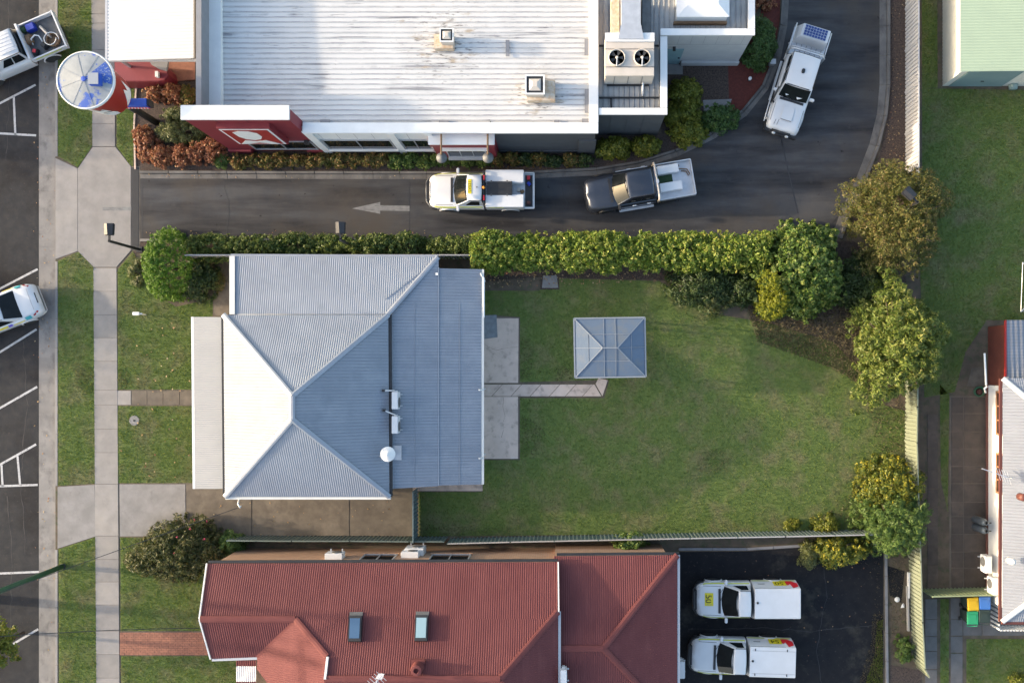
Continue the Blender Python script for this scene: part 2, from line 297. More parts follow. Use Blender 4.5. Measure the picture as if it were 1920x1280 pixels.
def dome(cx, cy, z0, rx, ry, h, n, inner=.5):
    D = unit(n); D[:, 2] = np.abs(D[:, 2]) * 1.1 - .12; q = rng.uniform(inner, 1., (n, 1)) ** .7
    return np.array([cx, cy, z0]) + D * q * np.array([rx, ry, h])
def plant(name, label, cat, px, py, rx, ry, h, m, z0=.3, ncl=60, cr=.35, per=110, L=.11, asp=.55, trunk=.06, group=None, up=.5, spread=.75, cut=None, irr=.0, zc=None, limbs=5, inner=.5, extra=None):
    """crown centre at pixel (px,py) seen at height zc; rx, ry, h in metres"""
    zc = (z0 + h * .6) if zc is None else zc; c = W(px, py, zc)
    root = thing(name, label, cat, (c.x, c.y, 0), 0, group)
    C = dome(c.x, c.y, z0, max(rx - cr * .7, .05), max(ry - cr * .7, .05), max(h - cr * .7, .1), ncl, inner)
    if irr:
        a = np.arctan2(C[:, 1] - c.y, C[:, 0] - c.x); f = 1 + irr * np.sin(3 * a + px) + irr * .7 * np.sin(5 * a + py) + irr * .5 * np.sin(8 * a)
        C[:, 0] = c.x + (C[:, 0] - c.x) * f; C[:, 1] = c.y + (C[:, 1] - c.y) * f
    nc = max(4, ncl // 3); C2 = dome(c.x, c.y, z0, rx * 1.04, ry * 1.04, h * 1.04, nc, .9)
    if irr: a = np.arctan2(C2[:, 1] - c.y, C2[:, 0] - c.x); f = 1 + irr * np.sin(3 * a + px) + irr * .7 * np.sin(5 * a + py) + irr * .5 * np.sin(8 * a); C2[:, 0] = c.x + (C2[:, 0] - c.x) * f; C2[:, 1] = c.y + (C2[:, 1] - c.y) * f
    V, r = leaves(C, rng.uniform(.5, 1.4, len(C)) * cr, per, L, asp, up, spread); V2, r2 = leaves(C2, rng.uniform(.3, .6, nc) * cr, max(8, per // 3), L, asp, up, spread + .4); V = np.concatenate([V, V2]); r = np.concatenate([r, np.clip(r2 + .12, 0, 1)])
    if cut is not None:
        q = V.reshape(-1, 4, 3); keep = (np.hypot(q[:, 0, 0] - cut[0], q[:, 0, 1] - cut[1]) > cut[2]) | (q[:, 0, 2] < cut[3] - .2)
        V = q[keep].reshape(-1, 3); r = r[keep]
    fill_mesh('crown', V, 4, r, m, root, (c.x, c.y, 0))
    mb = MB(); mb.tube([(c.x, c.y, -.05), (c.x + .05, c.y, z0 + h * .3), (c.x, c.y + .05, z0 + h * .7)], [trunk, trunk * .75, trunk * .3], 7)
    for i in range(limbs):
        a = i * 2.4 + px; e = (c.x + math.cos(a) * rx * .7, c.y + math.sin(a) * ry * .7, z0 + h * (.45 + .1 * (i % 3)))
        mb.tube([(c.x, c.y, z0 * .6 + .1), ((c.x + e[0]) / 2, (c.y + e[1]) / 2, (z0 + e[2]) / 2 + .1), e], [trunk * .6, trunk * .4, trunk * .12], 5)
    mb.build('trunk', 'bark', root, True)
    return root
def inpoly(x, y, poly):
    r = np.zeros(len(x), bool); n = len(poly); j = n - 1
    for i in range(n):
        xi, yi, xj, yj = poly[i][0], poly[i][1], poly[j][0], poly[j][1]
        if yi != yj: r ^= ((yi > y) != (yj > y)) & (x < (xj - xi) * (y - yi) / (yj - yi) + xi)
        j = i
    return r
def grass(name, label, poly, m, dens, h=.055, w=.013, holes=(), z=0.):
    p = np.array([(q[0], q[1]) for q in poly]); lo, hi = p.min(0), p.max(0); n = int((hi - lo).prod() * dens)
    x = rng.uniform(lo[0], hi[0], n); y = rng.uniform(lo[1], hi[1], n); k = inpoly(x, y, poly)
    for hh in holes: k &= ~inpoly(x, y, hh)
    x, y = x[k], y[k]; n = len(x); a = rng.uniform(0, 2 * np.pi, n); b = rng.uniform(0, 2 * np.pi, n)
    hh = h * rng.uniform(.5, 1.5, n); ln = hh * rng.uniform(.1, .9, n); ww = w * rng.uniform(.6, 1.5, n)
    A = np.stack([x + np.cos(a) * ww, y + np.sin(a) * ww, np.full(n, z)], 1); B = np.stack([x - np.cos(a) * ww, y - np.sin(a) * ww, np.full(n, z)], 1)
    Cc = np.stack([x + np.cos(b) * ln, y + np.sin(b) * ln, z + hh], 1)
    o = fill_mesh(name, np.stack([A, B, Cc], 1).reshape(-1, 3), 3, rng.beta(2, 2, n), m)
    return tag(o, label, 'grass', kind='stuff')
M['blade'] = leafmat('grass_blade', [(.070, .112, .016), (.120, .178, .027), (.170, .222, .038), (.235, .225, .08)], .42, .95, patch=((.20, .168, .085), .8, .46, .74))
M['blade_dry'] = leafmat('dry_weed', [(.06, .055, .025), (.13, .105, .06), (.17, .14, .085), (.09, .10, .035)], .2, .8)
def corr(poly, e1, m, name, parent, period=.105, amp=.013, prof=None, lift=0., bevel=0):
    """ribbed sheet over a convex planar polygon; e1 = horizontal direction across the ribs"""
    poly = [Vector(p) for p in poly]; nrm = Vector((0, 0, 0))
    for i in range(len(poly)): nrm += poly[i].cross(poly[(i + 1) % len(poly)])
    nrm.normalize()
    if nrm.z < 0: nrm = -nrm
    e1 = Vector(e1); e1 = (e1 - nrm * e1.dot(nrm)).normalized(); e2 = nrm.cross(e1).normalized(); o = poly[0]
    st = [((p - o).dot(e1), (p - o).dot(e2)) for p in poly]; s0, s1 = min(a for a, b in st), max(a for a, b in st)
    prof = prof or [(0, 0), (.17, .25), (.33, .75), (.5, 1), (.67, .75), (.83, .25)]
    ss = []; k = 0
    while s0 + k * period < s1:
        for f, h in prof:
            q = s0 + (k + f) * period
            if q < s1 - 1e-4: ss.append((q + 1e-4 if not ss else q, h))
        k += 1
    ss.append((s1 - 1e-4, 0)); mb = MB(); n = len(st)
    for q, h in ss:
        ts = []
        for i in range(n):
            (a, b), (c, dd) = st[i], st[(i + 1) % n]
            if (a - q) * (c - q) <= 0 and abs(a - c) > 1e-9: ts.append(b + (dd - b) * (q - a) / (c - a))
        if not ts: ts = [0, 0]
        for t in (min(ts), max(ts)): mb.v.append(o + e1 * q + e2 * t + nrm * (h * amp + lift))
    for i in range(len(ss) - 1): mb.f.append((2 * i, 2 * i + 2, 2 * i + 3, 2 * i + 1))
    ob = mb.build(name, m, parent)
    me = ob.data
    return ob
def cap(name, a, b, m, parent, w=.2, h=.035):
    a, b = Vector(a), Vector(b); t = (b - a).normalized(); s = t.cross(Vector((0, 0, 1))).normalized(); u = s.cross(t)
    vs = []
    for p in (a, b):
        for q, z in ((-w / 2, -.02), (-w / 2, .03), (-w * .2, h + .03), (w * .2, h + .03), (w / 2, .03), (w / 2, -.02)): vs.append(p + s * q + u * z)
    n = 6
    return MB().add(vs, [tuple(range(n)), tuple(range(2 * n - 1, n - 1, -1))] + [(i, (i + 1) % n, n + (i + 1) % n, n + i) for i in range(n)]).build(name, m, parent)
def beam(mb, a, b, w, h):
    """rectangular bar from a to b"""
    a, b = Vector(a), Vector(b); t = (b - a).normalized(); s = t.cross(Vector((0, 0, 1)))
    s = s.normalized() if s.length > 1e-4 else Vector((1, 0, 0)); u = s.cross(t)
    vs = [p + s * x * w / 2 + u * y * h / 2 for p in (a, b) for x, y in ((-1, -1), (1, -1), (1, 1), (-1, 1))]
    return mb.add(vs, [(0, 1, 2, 3), (7, 6, 5, 4), (0, 4, 5, 1), (1, 5, 6, 2), (2, 6, 7, 3), (3, 7, 4, 0)])
def textmesh(name, s, size, m, parent, Mx):
    cu = bpy.data.curves.new(name, 'FONT'); cu.body = s; cu.size = size; cu.align_x = 'CENTER'; cu.align_y = 'CENTER'
    t = bpy.data.objects.new(name + '_tmp', cu); COL.objects.link(t); bpy.context.view_layer.update()
    me = bpy.data.meshes.new_from_object(t.evaluated_get(bpy.context.evaluated_depsgraph_get())); bpy.data.objects.remove(t); bpy.data.curves.remove(cu)
    me.transform(Mx); me.materials.clear(); me.materials.append(M[m]); o = bpy.data.objects.new(name, me); COL.objects.link(o); o.parent = parent; return o
# ================= THE SETTING =================
struct(MB().sheet([(-300, -300), (300, -300), (300, 300), (-300, 300)], -.16).build('ground', 'far'))
xr = W(70, 0).x
struct(MB().sheet([(-60, -80), (xr, -80), (xr, 80), (-60, 80)], -.13).build('road', 'road'))
struct(MB().sheet([(W(104, 0).x, -80), (80, -80), (80, 80), (W(104, 0).x, 80)], 0.).build('yard_ground', 'soil'))
def line(pts, w, m='line', z=-.122, name='parking_line'):
    mb = MB()
    for a, b in zip(pts[:-1], pts[1:]):
        a, b = W(*a), W(*b); t = (b - a).normalized(); s = Vector((-t.y, t.x, 0)) * w / 2
        mb.sheet([a - s, b - s, b + s, a + s], z)
    return mb.build(name, m, ROAD)
ROAD = bpy.data.objects['road']
for p in ([(-60, 222), (64, 158)], [(-40, 247), (65, 253)], [(23, 180), (26, 252)], [(-40, 560), (68, 504)], [(-40, 683), (66, 617)], [(-40, 786), (67, 725)], [(-40, 892), (65, 833)], [(30, 855), (35, 910)], [(0, 872), (2, 912)], [(-40, 913), (68, 909)], [(-40, 1077), (80, 1072)], [(8, 1216), (69, 1180)]):
    line(p, .11)
# gutter and kerb along the street
GUT = struct(MB().bx(W(70, 0).x, W(103, 0).x, -80, 80, -.16, -.135).build('gutter', 'gutter'))
y = W(0, -60).y
while y > W(0, 1340).y:
    L = 2.9; x0, x1 = W(70.5, 0).x, W(103, 0).x
    mb = MB(); mb.add([(x0, y - L + .012, -.118), (x1, y - L + .012, -.128), (x1, y, -.128), (x0, y, -.118), (x0, y - L + .012, -.15), (x1, y - L + .012, -.15), (x1, y, -.15), (x0, y, -.15)], [(0, 1, 2, 3), (4, 0, 3, 7), (0, 4, 5, 1), (3, 2, 6, 7), (1, 5, 6, 2)])
    mb.build('gutter_slab', 'gutter', GUT); y -= L
KERB = struct(MB().bx(W(103.5, 0).x, W(104.5, 0).x, -80, 80, -.16, -.01).build('street_kerb', 'conc'))
def kerbrun(y0, y1, z):
    y = y0
    while y > y1:
        L = min(1.5, y - y1); MB().bx(W(103, 0).x, W(108.5, 0).x, y - L + .01, y, -.15, z).build('kerb_stone', 'conc', KERB, bevel=.012); y -= L
kerbrun(W(0, -60).y, W(0, 294).y, .02); kerbrun(W(0, 490).y, W(0, 911).y, .02); kerbrun(W(0, 1030).y, W(0, 1340).y, .02)
# concrete slabs
def slabs(name, polys, m, top=.022, parent=None, part='slab', gap=.5):
    """polys in ground pixels; each one slab with its own edges"""
    o = parent
    for q in polys:
        n = len(q); cx = sum(p[0] for p in q) / n; cy = sum(p[1] for p in q) / n; r = []
        for a, b in q:
            dx, dy = a - cx, b - cy; r.append((a - (gap * (1 if dx > 0 else -1) * .5 if abs(dx) > 1 else 0), b - (gap * (1 if dy > 0 else -1) * .5 if abs(dy) > 1 else 0)))
        MB().prism([W(a, b) for a, b in r], -.05, top + random.uniform(-.004, .004)).build(part, m, o, bevel=.006)
def base(name, poly, m, z=.004): return struct(MB().sheet(P(poly), z).build(name, m))
fx = lambda y: 175 + (y - 500) * .0072
FP = base('footpath', [(fx(-60), -60), (fx(-60) + 43, -60), (fx(1340) + 44, 1340), (fx(1340), 1340)], 'conc_dark')
ys = [-60, -17, 27, 44, 94, 138, 185, 232, 275]; ps = [[(fx(a), a), (fx(a) + 43, a), (fx(b) + 43, b), (fx(b), b)] for a, b in zip(ys[:-1], ys[1:])]
ys = [502, 546, 590, 633, 677, 731, 759, 804, 848, 907, 1004, 1048, 1090, 1133, 1182, 1226, 1270, 1312, 1345]; ps += [[(fx(a), a), (fx(a) + 44, a), (fx(b) + 44, b), (fx(b), b)] for a, b in zip(ys[:-1], ys[1:])]
slabs('footpath', ps, 'conc', parent=FP)
CR = base('driveway_crossing', [(103, 295), (147, 316), (174, 275), (217, 275), (246, 312), (246, 470), (219, 501), (176, 501), (147, 471), (104, 487)], 'conc_dark')
slabs('', [[(103.5, 296), (146, 316), (146, 471), (104, 486)], [(146, 316), (174, 275.5), (217, 275.5), (246, 312), (246, 470), (219, 501), (176, 501), (146, 471)]], 'conc', parent=CR, top=.02)
line2 = MB().sheet(P([(193, 389), (247, 388), (247, 395), (193, 395)]), .028).build('crossing_line', 'line_worn', CR)
DR = base('house_driveway', [(108, 912), (180, 907), (362, 905), (770, 905), (775, 1006), (224, 1006), (180, 1004), (108, 1028)], 'conc_dark')
slabs('', [[(108, 912), (178, 908), (180, 1005), (108, 1028)], [(224, 907), (348, 907), (349, 1005), (225, 1005)]], 'conc_grey', parent=DR)
slabs('', [[(349, 907), (472, 907), (472, 1005), (350, 1005)], [(473, 907), (655, 907), (655, 1005), (473, 1005)], [(656, 907), (774, 907), (774, 1005), (656, 1005)]], 'conc_dark', parent=DR)
FW = base('front_path', [(219, 731), (366, 731), (366, 760), (219, 760)], 'conc_dark')
slabs('', [[(220, 732), (246, 732), (246, 759), (220, 759)]], 'conc', parent=FW); slabs('', [[(a, 732), (b, 732), (b, 759), (a, 759)] for a, b in ((247, 276), (276, 306), (306, 337), (337, 368))], 'conc_dark', parent=FW)
PT = base('back_patio', [(890, 590), (974, 595), (974, 860), (890, 860)], 'conc_dark')
slabs('', [[(890, 596), (973, 596), (972, 718), (890, 718)], [(890, 743), (972, 743), (972, 860), (890, 860)]], 'conc_pale', parent=PT, gap=1.)
MB().prism(P([(900, 592), (931, 590), (933, 632), (905, 636)]), .02, .034).build('repair_patch', 'patch_blue', PT)
GP = base('garden_path', [(890, 719), (1120, 719), (1128, 704), (1141, 712), (1132, 744), (890, 744)], 'soil', .006)
xs = [890, 928, 964, 1000, 1036, 1066, 1098]; qs = []
for i in range(len(xs) - 1): qs.append([(xs[i] + 14, 720), (xs[i + 1] + 14, 720), (xs[i + 1] - 6, 743), (xs[i] - 6, 743)])
qs += [[(1112, 720), (1115, 720), (1128, 743), (1092, 743)], [(1116, 719), (1122, 708), (1140, 712), (1130, 743)]]
slabs('', qs, 'conc_pale', parent=GP, gap=1.)
slabs('', [[(1018, 517), (1044, 516), (1047, 540), (1016, 540)]], 'conc_grey', parent=struct(MB().sheet(P([(1014, 514), (1048, 514), (1049, 543), (1013, 543)]), .012).build('paver_bed', 'mulch')), part='paver')
MB_ = base('house_apron', [(735, 900), (905, 905), (905, 920), (735, 920)], 'conc_pale', .012)
slabs('', [[(400, 530), (430, 530), (430, 592), (400, 592)]], 'conc_dark', parent=base('side_path', [(399, 529), (440, 529), (440, 593), (399, 593)], 'soil', .008))
# brick path: joined pavers
BP = base('brick_path', [(225, 1183), (400, 1183), (400, 1227), (225, 1227)], 'conc_dark', .006); mb = MB()
pa, pb = W(225, 1227), W(400, 1183); yy = pa.y; r = 0
while yy < pb.y - .06:
    xx = pa.x - (.12 if r % 2 else 0)
    while xx < pb.x:
        a, b = max(xx, pa.x), min(xx + .232, pb.x)
        if b - a > .05: mb.bx(a, b, yy, yy + .108, -.02, .022 + random.uniform(-.004, .004))
        xx += .242
    yy += .118; r += 1
tag(mb.build('paver_field', 'brick_pave', BP), kind='stuff')
# KFC-side drive lane with gutters and kerbs
north = [(263, 335), (700, 336), (900, 336), (1000, 335), (1120, 329), (1200, 316), (1270, 294), (1340, 260), (1400, 217), (1440, 168), (1464, 110), (1476, 50), (1479, 0), (1479, -60)]
south = [(1649, -60), (1649, 160), (1644, 215), (1630, 270), (1605, 335), (1575, 400), (1560, 442)]
base('drive_lane', north + south + [(1440, 447), (263, 447)], 'drive', .01)
base('drain_surround', [(246, 312), (263, 312), (263, 470), (246, 470)], 'conc_dark', .012)
def offs(path, dpx):
    o = []
    for i, p in enumerate(path):
        a, b = path[max(i - 1, 0)], path[min(i + 1, len(path) - 1)]; t = Vector((b[0] - a[0], b[1] - a[1])).normalized(); o.append((p[0] + t.y * dpx, p[1] - t.x * dpx))
    return o
def dense(path, step=55):
    o = [path[0]]
    for a, b in zip(path[:-1], path[1:]):
        n = max(1, int(math.hypot(b[0] - a[0], b[1] - a[1]) / step + .5))
        o += [(a[0] + (b[0] - a[0]) * k / n, a[1] + (b[1] - a[1]) * k / n) for k in range(1, n + 1)]
    return o
def kerb_strip(name, path, d0, d1, top, m, part='kerb_stone'):
    path = dense(path); A, B = offs(path, d0), offs(path, d1)
    k = struct(MB().sheet([W(*p) for p in A] + [W(*p) for p in B[::-1]], .013).build(name, 'conc_dark'))
    for i in range(len(path) - 1):
        t = .02; l = lambda p, q, f: (p[0] + (q[0] - p[0]) * f, p[1] + (q[1] - p[1]) * f)
        q = [l(A[i], A[i + 1], .006), l(A[i], A[i + 1], .994), l(B[i], B[i + 1], .994), l(B[i], B[i + 1], .006)]
        MB().prism([W(*p) for p in q], -.05, top).build(part, m, k, bevel=.012)
kerb_strip('lane_gutter', north, 0, 9, .028, 'gutter_dark', 'gutter_slab'); kerb_strip('lane_kerb', north, 9.3, 14, .13, 'gutter_dark')
kerb_strip('outer_gutter', south, 0, 13, .028, 'gutter_dark', 'gutter_slab'); kerb_strip('outer_kerb', south, 13.3, 19, .13, 'gutter_dark')
kerb_strip('hedge_kerb', [(900, 448), (263, 448)], 0, 5, .10, 'gutter')
LANE = bpy.data.objects['drive_lane']
MB().sheet(P([(660, 391), (713, 379), (713, 385), (768, 386), (768, 396), (713, 395), (713, 401)]), .015).build('lane_arrow', 'line_worn', LANE)
for q in ([(767, 336), (768.3, 336), (768.3, 446), (767, 446)], [(1462, 255), (1464, 255), (1497, 400), (1495, 400)], [(266, 336), (267.5, 336), (267.5, 446), (266, 446)]): MB().sheet(P(q), .014).build('joint', 'black', LANE)
# trench grate: frame and bars
g = struct(MB().bx(W(247, 0).x, W(261, 0).x, W(0, 469).y, W(0, 314).y, -.02, .018).build('trench_drain', 'black'))
yy = W(0, 469).y; mb = MB()
while yy < W(0, 314).y: mb.bx(W(248, 0).x, W(260, 0).x, yy, yy + .03, .018, .026); yy += .06
tag(mb.build('grate_bars', 'steel', g), kind='stuff')
# garden beds
base('street_garden_bed', [(252, 158), (366, 150), (366, 200), (440, 282), (1120, 284), (1120, 322), (700, 321), (252, 320)], 'mulch', .008)
base('corner_garden_bed', [(1120, 250), (1240, 250), (1240, 120), (1372, 120), (1372, 235), (1330, 254), (1270, 280), (1200, 302), (1120, 316)], 'mulch', .009)
base('red_mulch_bed', [(1365, 118), (1420, 60), (1440, -60), (1464, -60), (1462, 40), (1450, 105), (1428, 160), (1392, 206), (1368, 224)], 'mulch_red', .011)
base('fence_garden_bed', [(1670, -60), (1697, -60), (1697, 420), (1590, 430), (1610, 380), (1650, 290), (1668, 200)], 'mulch', .008)
base('hedge_bed', [(250, 452), (1600, 452), (1700, 520), (1690, 590), (1440, 590), (1240, 525), (1100, 522), (1000, 520), (890, 530), (890, 470), (250, 475)], 'mulch', .007)
base('service_pad', [(1246, 121), (1280, 121), (1280, 140), (1246, 140)], 'conc_grey', .016)
base('garden_stepping_pad', [(1318, 188), (1372, 186), (1366, 206), (1320, 212)], 'conc_grey', .016)
base('canopy_paving', [(215, 112), (366, 112), (366, 152), (215, 158)], 'brick_pave', .008)
base('canopy_paving_upper', [(217, -60), (366, -60), (366, 112), (217, 112)], 'conc', .009)
kerb_strip('bed_edging', [(256, 318), (254, 235), (258, 158)], 0, 3.5, .06, 'conc_pale', 'edging_block')
# car park behind the red house
base('car_park', [(1255, 1034), (1400, 1033), (1500, 1026), (1640, 1024), (1656, 1032), (1656, 1345), (1255, 1345)], 'carpark', .01)
kerb_strip('car_park_edging', [(1272, 1031), (1400, 1031), (1500, 1025), (1648, 1020), (1658, 1026), (1661, 1345)], 0, 5, .08, 'kerbgrey', 'edging_block')
base('mulch_corner', [(1668, 1245), (1728, 1256), (1728, 1345), (1668, 1345)], 'mulch', .012)
base('worn_strip', [(1664, 1060), (1696, 1070), (1690, 1130), (1668, 1115)], 'carpark', .009)
# neighbour's slabs
NB = base('neighbour_paving', [(1780, 742), (1850, 742), (1850, 1108), (1780, 1108)], 'conc_dark', .006); q = []
ys = [744, 775, 809, 841, 874, 906, 941, 968, 1001, 1034, 1064, 1104]
for a, b in zip(ys[:-1], ys[1:]): q += [[(1783, a), (1806.5, a), (1806.5, b), (1783, b)], [(1806.5, a), (1848, a), (1848, b), (1806.5, b)]]
slabs('', q, 'conc_brown', parent=NB, gap=1.4)
NS = base('wheel_track_paving', [(1736, 773), (1760, 773), (1760, 1345), (1733, 1345)], 'soil', .006)
ys = [776, 806, 840, 878, 916, 950, 985, 1020, 1060, 1104]; slabs('', [[(1738, a), (1759, a), (1759, b), (1738, b)] for a, b in zip(ys[:-1], ys[1:])], 'conc_brown', parent=NS, gap=1.3)
ys = [1122, 1160, 1192, 1220, 1254, 1290, 1345]; slabs('', [[(1734, a), (1757, a), (1757, b), (1734, b)] for a, b in zip(ys[:-1], ys[1:])], 'conc_slate', parent=NS, gap=.9)
NP = base('side_yard_paving', [(1780, 1118), (1990, 1118), (1990, 1194), (1806, 1194), (1806, 1345), (1780, 1345)], 'soil', .006)
slabs('', [[(1782, 1120), (1805, 1120), (1805, 1160), (1782, 1160)], [(1782, 1160), (1805, 1160), (1805, 1191), (1782, 1191)], [(1782, 1192), (1805, 1192), (1805, 1223), (1782, 1223)], [(1782, 1224), (1805, 1224), (1805, 1285), (1782, 1285)], [(1782, 1286), (1805, 1286), (1805, 1345), (1782, 1345)], [(1805, 1120), (1841, 1120), (1841, 1191), (1805, 1191)], [(1841, 1120), (1920, 1120), (1920, 1191), (1841, 1191)], [(1920, 1120), (1990, 1120), (1990, 1191), (1920, 1191)]], 'conc_slate', parent=NP, gap=.9)
slabs('', [[(1822, 690), (1848, 686), (1848, 724), (1812, 724)]], 'conc_dark', parent=base('broken_slab_bed', [(1806, 684), (1850, 680), (1850, 728), (1806, 728)], 'soil', .006))
# lawns: turf sheets with blades on top
LAWN = {
 'back_lawn': [(785, 922), (905, 922), (905, 862), (975, 862), (975, 746), (1133, 746), (1143, 712), (975, 716), (975, 594), (908, 590), (908, 545), (1010, 545), (1050, 522), (1235, 527), (1300, 560), (1350, 590), (1440, 605), (1560, 640), (1620, 700), (1660, 760), (1697, 770), (1697, 992), (1500, 998), (785, 1005)],
 'front_lawn': [(221, 505), (250, 470), (280, 545), (330, 575), (399, 560), (399, 593), (375, 595), (375, 730), (221, 730)],
 'front_lawn_lower': [(221, 761), (375, 761), (375, 905), (222, 905)],
 'verge_upper': [(109, -60), (174, -60), (174, 272), (146, 314), (109, 293)],
 'verge_middle': [(109, 489), (147, 472), (176, 502), (179, 906), (109, 910)],
 'verge_lower': [(110, 1029), (180, 1006), (182, 1340), (111, 1340)],
 'lane_side_lawn': [(219, 160), (252, 160), (250, 312), (245, 311), (219, 274)],
 'red_house_lawn': [(226, 1007), (440, 1007), (420, 1060), (410, 1182), (226, 1182)],
 'red_house_lawn_lower': [(227, 1229), (470, 1229), (470, 1340), (228, 1340)],
 'neighbour_lawn': [(1729, 166), (1990, 170), (1990, 600), (1850, 600), (1810, 660), (1790, 735), (1733, 745), (1725, 500), (1729, 330)],
 'shed_side_lawn': [(1728, -60), (1757, -60), (1758, 165), (1729, 166)],
 'wheel_track_grass': [(1763, 1122), (1779, 1122), (1779, 1340), (1763, 1340)],
 'neighbour_front_lawn': [(1812, 1197), (1990, 1197), (1990, 1340), (1812, 1340)],
 'side_track_grass': [(1762, 720), (1780, 740), (1777, 960), (1764, 900)]}
GL = {'back_lawn': 'wide mown green lawn behind the grey-roofed house', 'front_lawn': 'mown front lawn above the short entrance path of the grey-roofed house', 'front_lawn_lower': 'mown front lawn between the entrance path and the concrete driveway', 'verge_upper': 'grass verge beside the bucket sign and the street kerb', 'verge_middle': 'long grass verge between street kerb and footpath in front of the grey-roofed house', 'verge_lower': 'grass verge around the green street pole', 'lane_side_lawn': 'narrow grass wedge between footpath and red shrubs', 'red_house_lawn': 'lawn around the pink flowering bush by the red-roofed house', 'red_house_lawn_lower': 'lawn below the brick path of the red-roofed house', 'neighbour_lawn': 'shaded lawn below the pale green shed', 'shed_side_lawn': 'thin grass strip between white fence and pale green shed', 'wheel_track_grass': 'grass strip between the two concrete wheel tracks', 'neighbour_front_lawn': 'lawn beyond the coloured wheelie bins', 'side_track_grass': 'patchy grass strip beside the brown paving'}
for k, pl in LAWN.items():
    base(k, pl, 'lawn', .005)
    grass('grass', GL[k], P(pl), 'blade', 400 if k == 'back_lawn' else 480, .052 if k == 'back_lawn' else .06, z=.005)
grass('dry_weeds', 'brown dry weeds spreading below the round green bush', P([(1400, 575), (1470, 560), (1560, 560), (1640, 580), (1680, 700), (1640, 740), (1560, 690), (1420, 640)]), 'blade_dry', 650, .10, .02)
grass('dry_weeds', 'brown weedy edge along the pale green fence', P([(1600, 690), (1660, 720), (1697, 760), (1697, 880), (1640, 990), (1500, 996), (1590, 930), (1650, 850)]), 'blade_dry', 170, .09, .018)
grass('dry_weeds', 'weeds growing along the edge of the dark car park', P([(1500, 1036), (1650, 1036), (1654, 1290), (1620, 1290), (1640, 1180), (1640, 1070), (1560, 1050)]), 'blade_dry', 60, .07, .018)
grass('dry_weeds', 'green-brown weeds on the worn corner of the car park', P([(1636, 1150), (1655, 1150), (1655, 1340), (1600, 1340), (1612, 1270), (1632, 1210)]), 'blade_dry', 700, .05, .018)
grass('dry_weeds', 'dense pale grass creeping over the car park corner', P([(1644, 1165), (1655, 1160), (1655, 1340), (1612, 1340), (1622, 1280), (1640, 1225)]), 'blade', 1500, .05, .018, z=.01)
grass('dry_weeds', 'dry litter between garden edging and pale green fence', P([(1666, 1040), (1700, 1040), (1704, 1240), (1668, 1240)]), 'blade_dry', 220, .05, .018)
grass('dry_weeds', 'scrub on the bare strip between hedge and lawn', P([(900, 505), (1240, 505), (1240, 528), (1050, 522), (900, 545)]), 'blade_dry', 160, .07, .018)
for lab, pl in (('worn brown patch in the verge beside the footpath', [(140, 690), (165, 680), (175, 695), (176, 748), (160, 740), (143, 722)]), ('worn corner of the front lawn by the entrance path', [(222, 690), (238, 692), (245, 706), (236, 729), (222, 729)]), ('thin dry patch on the back lawn beside the patio', [(976, 780), (1010, 790), (1022, 815), (1005, 850), (980, 858)]), ('thin dry patch between patio and gazebo', [(976, 640), (990, 628), (1000, 660), (996, 705), (976, 710)]), ('worn grass in front of the gazebo', [(1040, 690), (1062, 684), (1070, 712), (1042, 714)]), ('straw coloured patch in the middle of the back lawn', [(1310, 850), (1350, 838), (1372, 862), (1340, 890), (1306, 880)]), ('dry grass along the driveway end of the back lawn', [(790, 985), (960, 990), (960, 1004), (790, 1004)]), ('bare scrubby ground under the yellow-green tree', [(1600, 590), (1680, 600), (1690, 740), (1660, 752), (1612, 690)])):
    grass('dry_weeds', lab, P(pl), 'blade_dry', 300, .05, .016, z=.01)
def crack(parent, pts, w, z):
    q = [W(*p) for p in pts]; mb = MB(); o = []
    for a, b in zip(q[:-1], q[1:]):
        n = max(2, int((b - a).length / .35)); t = (b - a).normalized(); s = Vector((-t.y, t.x, 0))
        for k in range(n): o.append(a.lerp(b, k / n) + s * random.uniform(-.06, .06))
    o.append(q[-1])
    for a, b in zip(o[:-1], o[1:]): t = (b - a).normalized(); s = Vector((-t.y, t.x, 0)) * w * random.uniform(.4, 1.2); mb.add([(a - s).to_tuple()[:2] + (z,), (b - s).to_tuple()[:2] + (z,), (b + s).to_tuple()[:2] + (z,), (a + s).to_tuple()[:2] + (z,)], [(0, 1, 2, 3)])
    mb.build('crack', 'black', parent)
for pts in ([(1050, 340), (1062, 380), (1048, 440)], [(1330, 300), (1370, 340), (1450, 330), (1560, 300)], [(1500, 60), (1560, 110), (1648, 120)], [(420, 340), (430, 390), (424, 445)], [(1580, 395), (1560, 420), (1520, 440)]): crack(LANE, pts, .012, .016)
CPK = bpy.data.objects['car_park']
for pts in ([(1290, 1180), (1400, 1176), (1520, 1182), (1640, 1170)], [(1540, 1040), (1550, 1120), (1530, 1220), (1545, 1300)]): crack(CPK, pts, .012, .014)
for pts in ([(10, -40), (18, 90), (8, 300)], [(40, 640), (48, 760), (36, 900), (44, 1040)], [(12, 930), (20, 1060), (14, 1250)]): crack(ROAD, pts, .016, -.126)
for pts in ([(944, 745), (946, 780), (940, 820)], [(900, 640), (930, 655), (972, 650)]): crack(PT, pts, .006, .03)
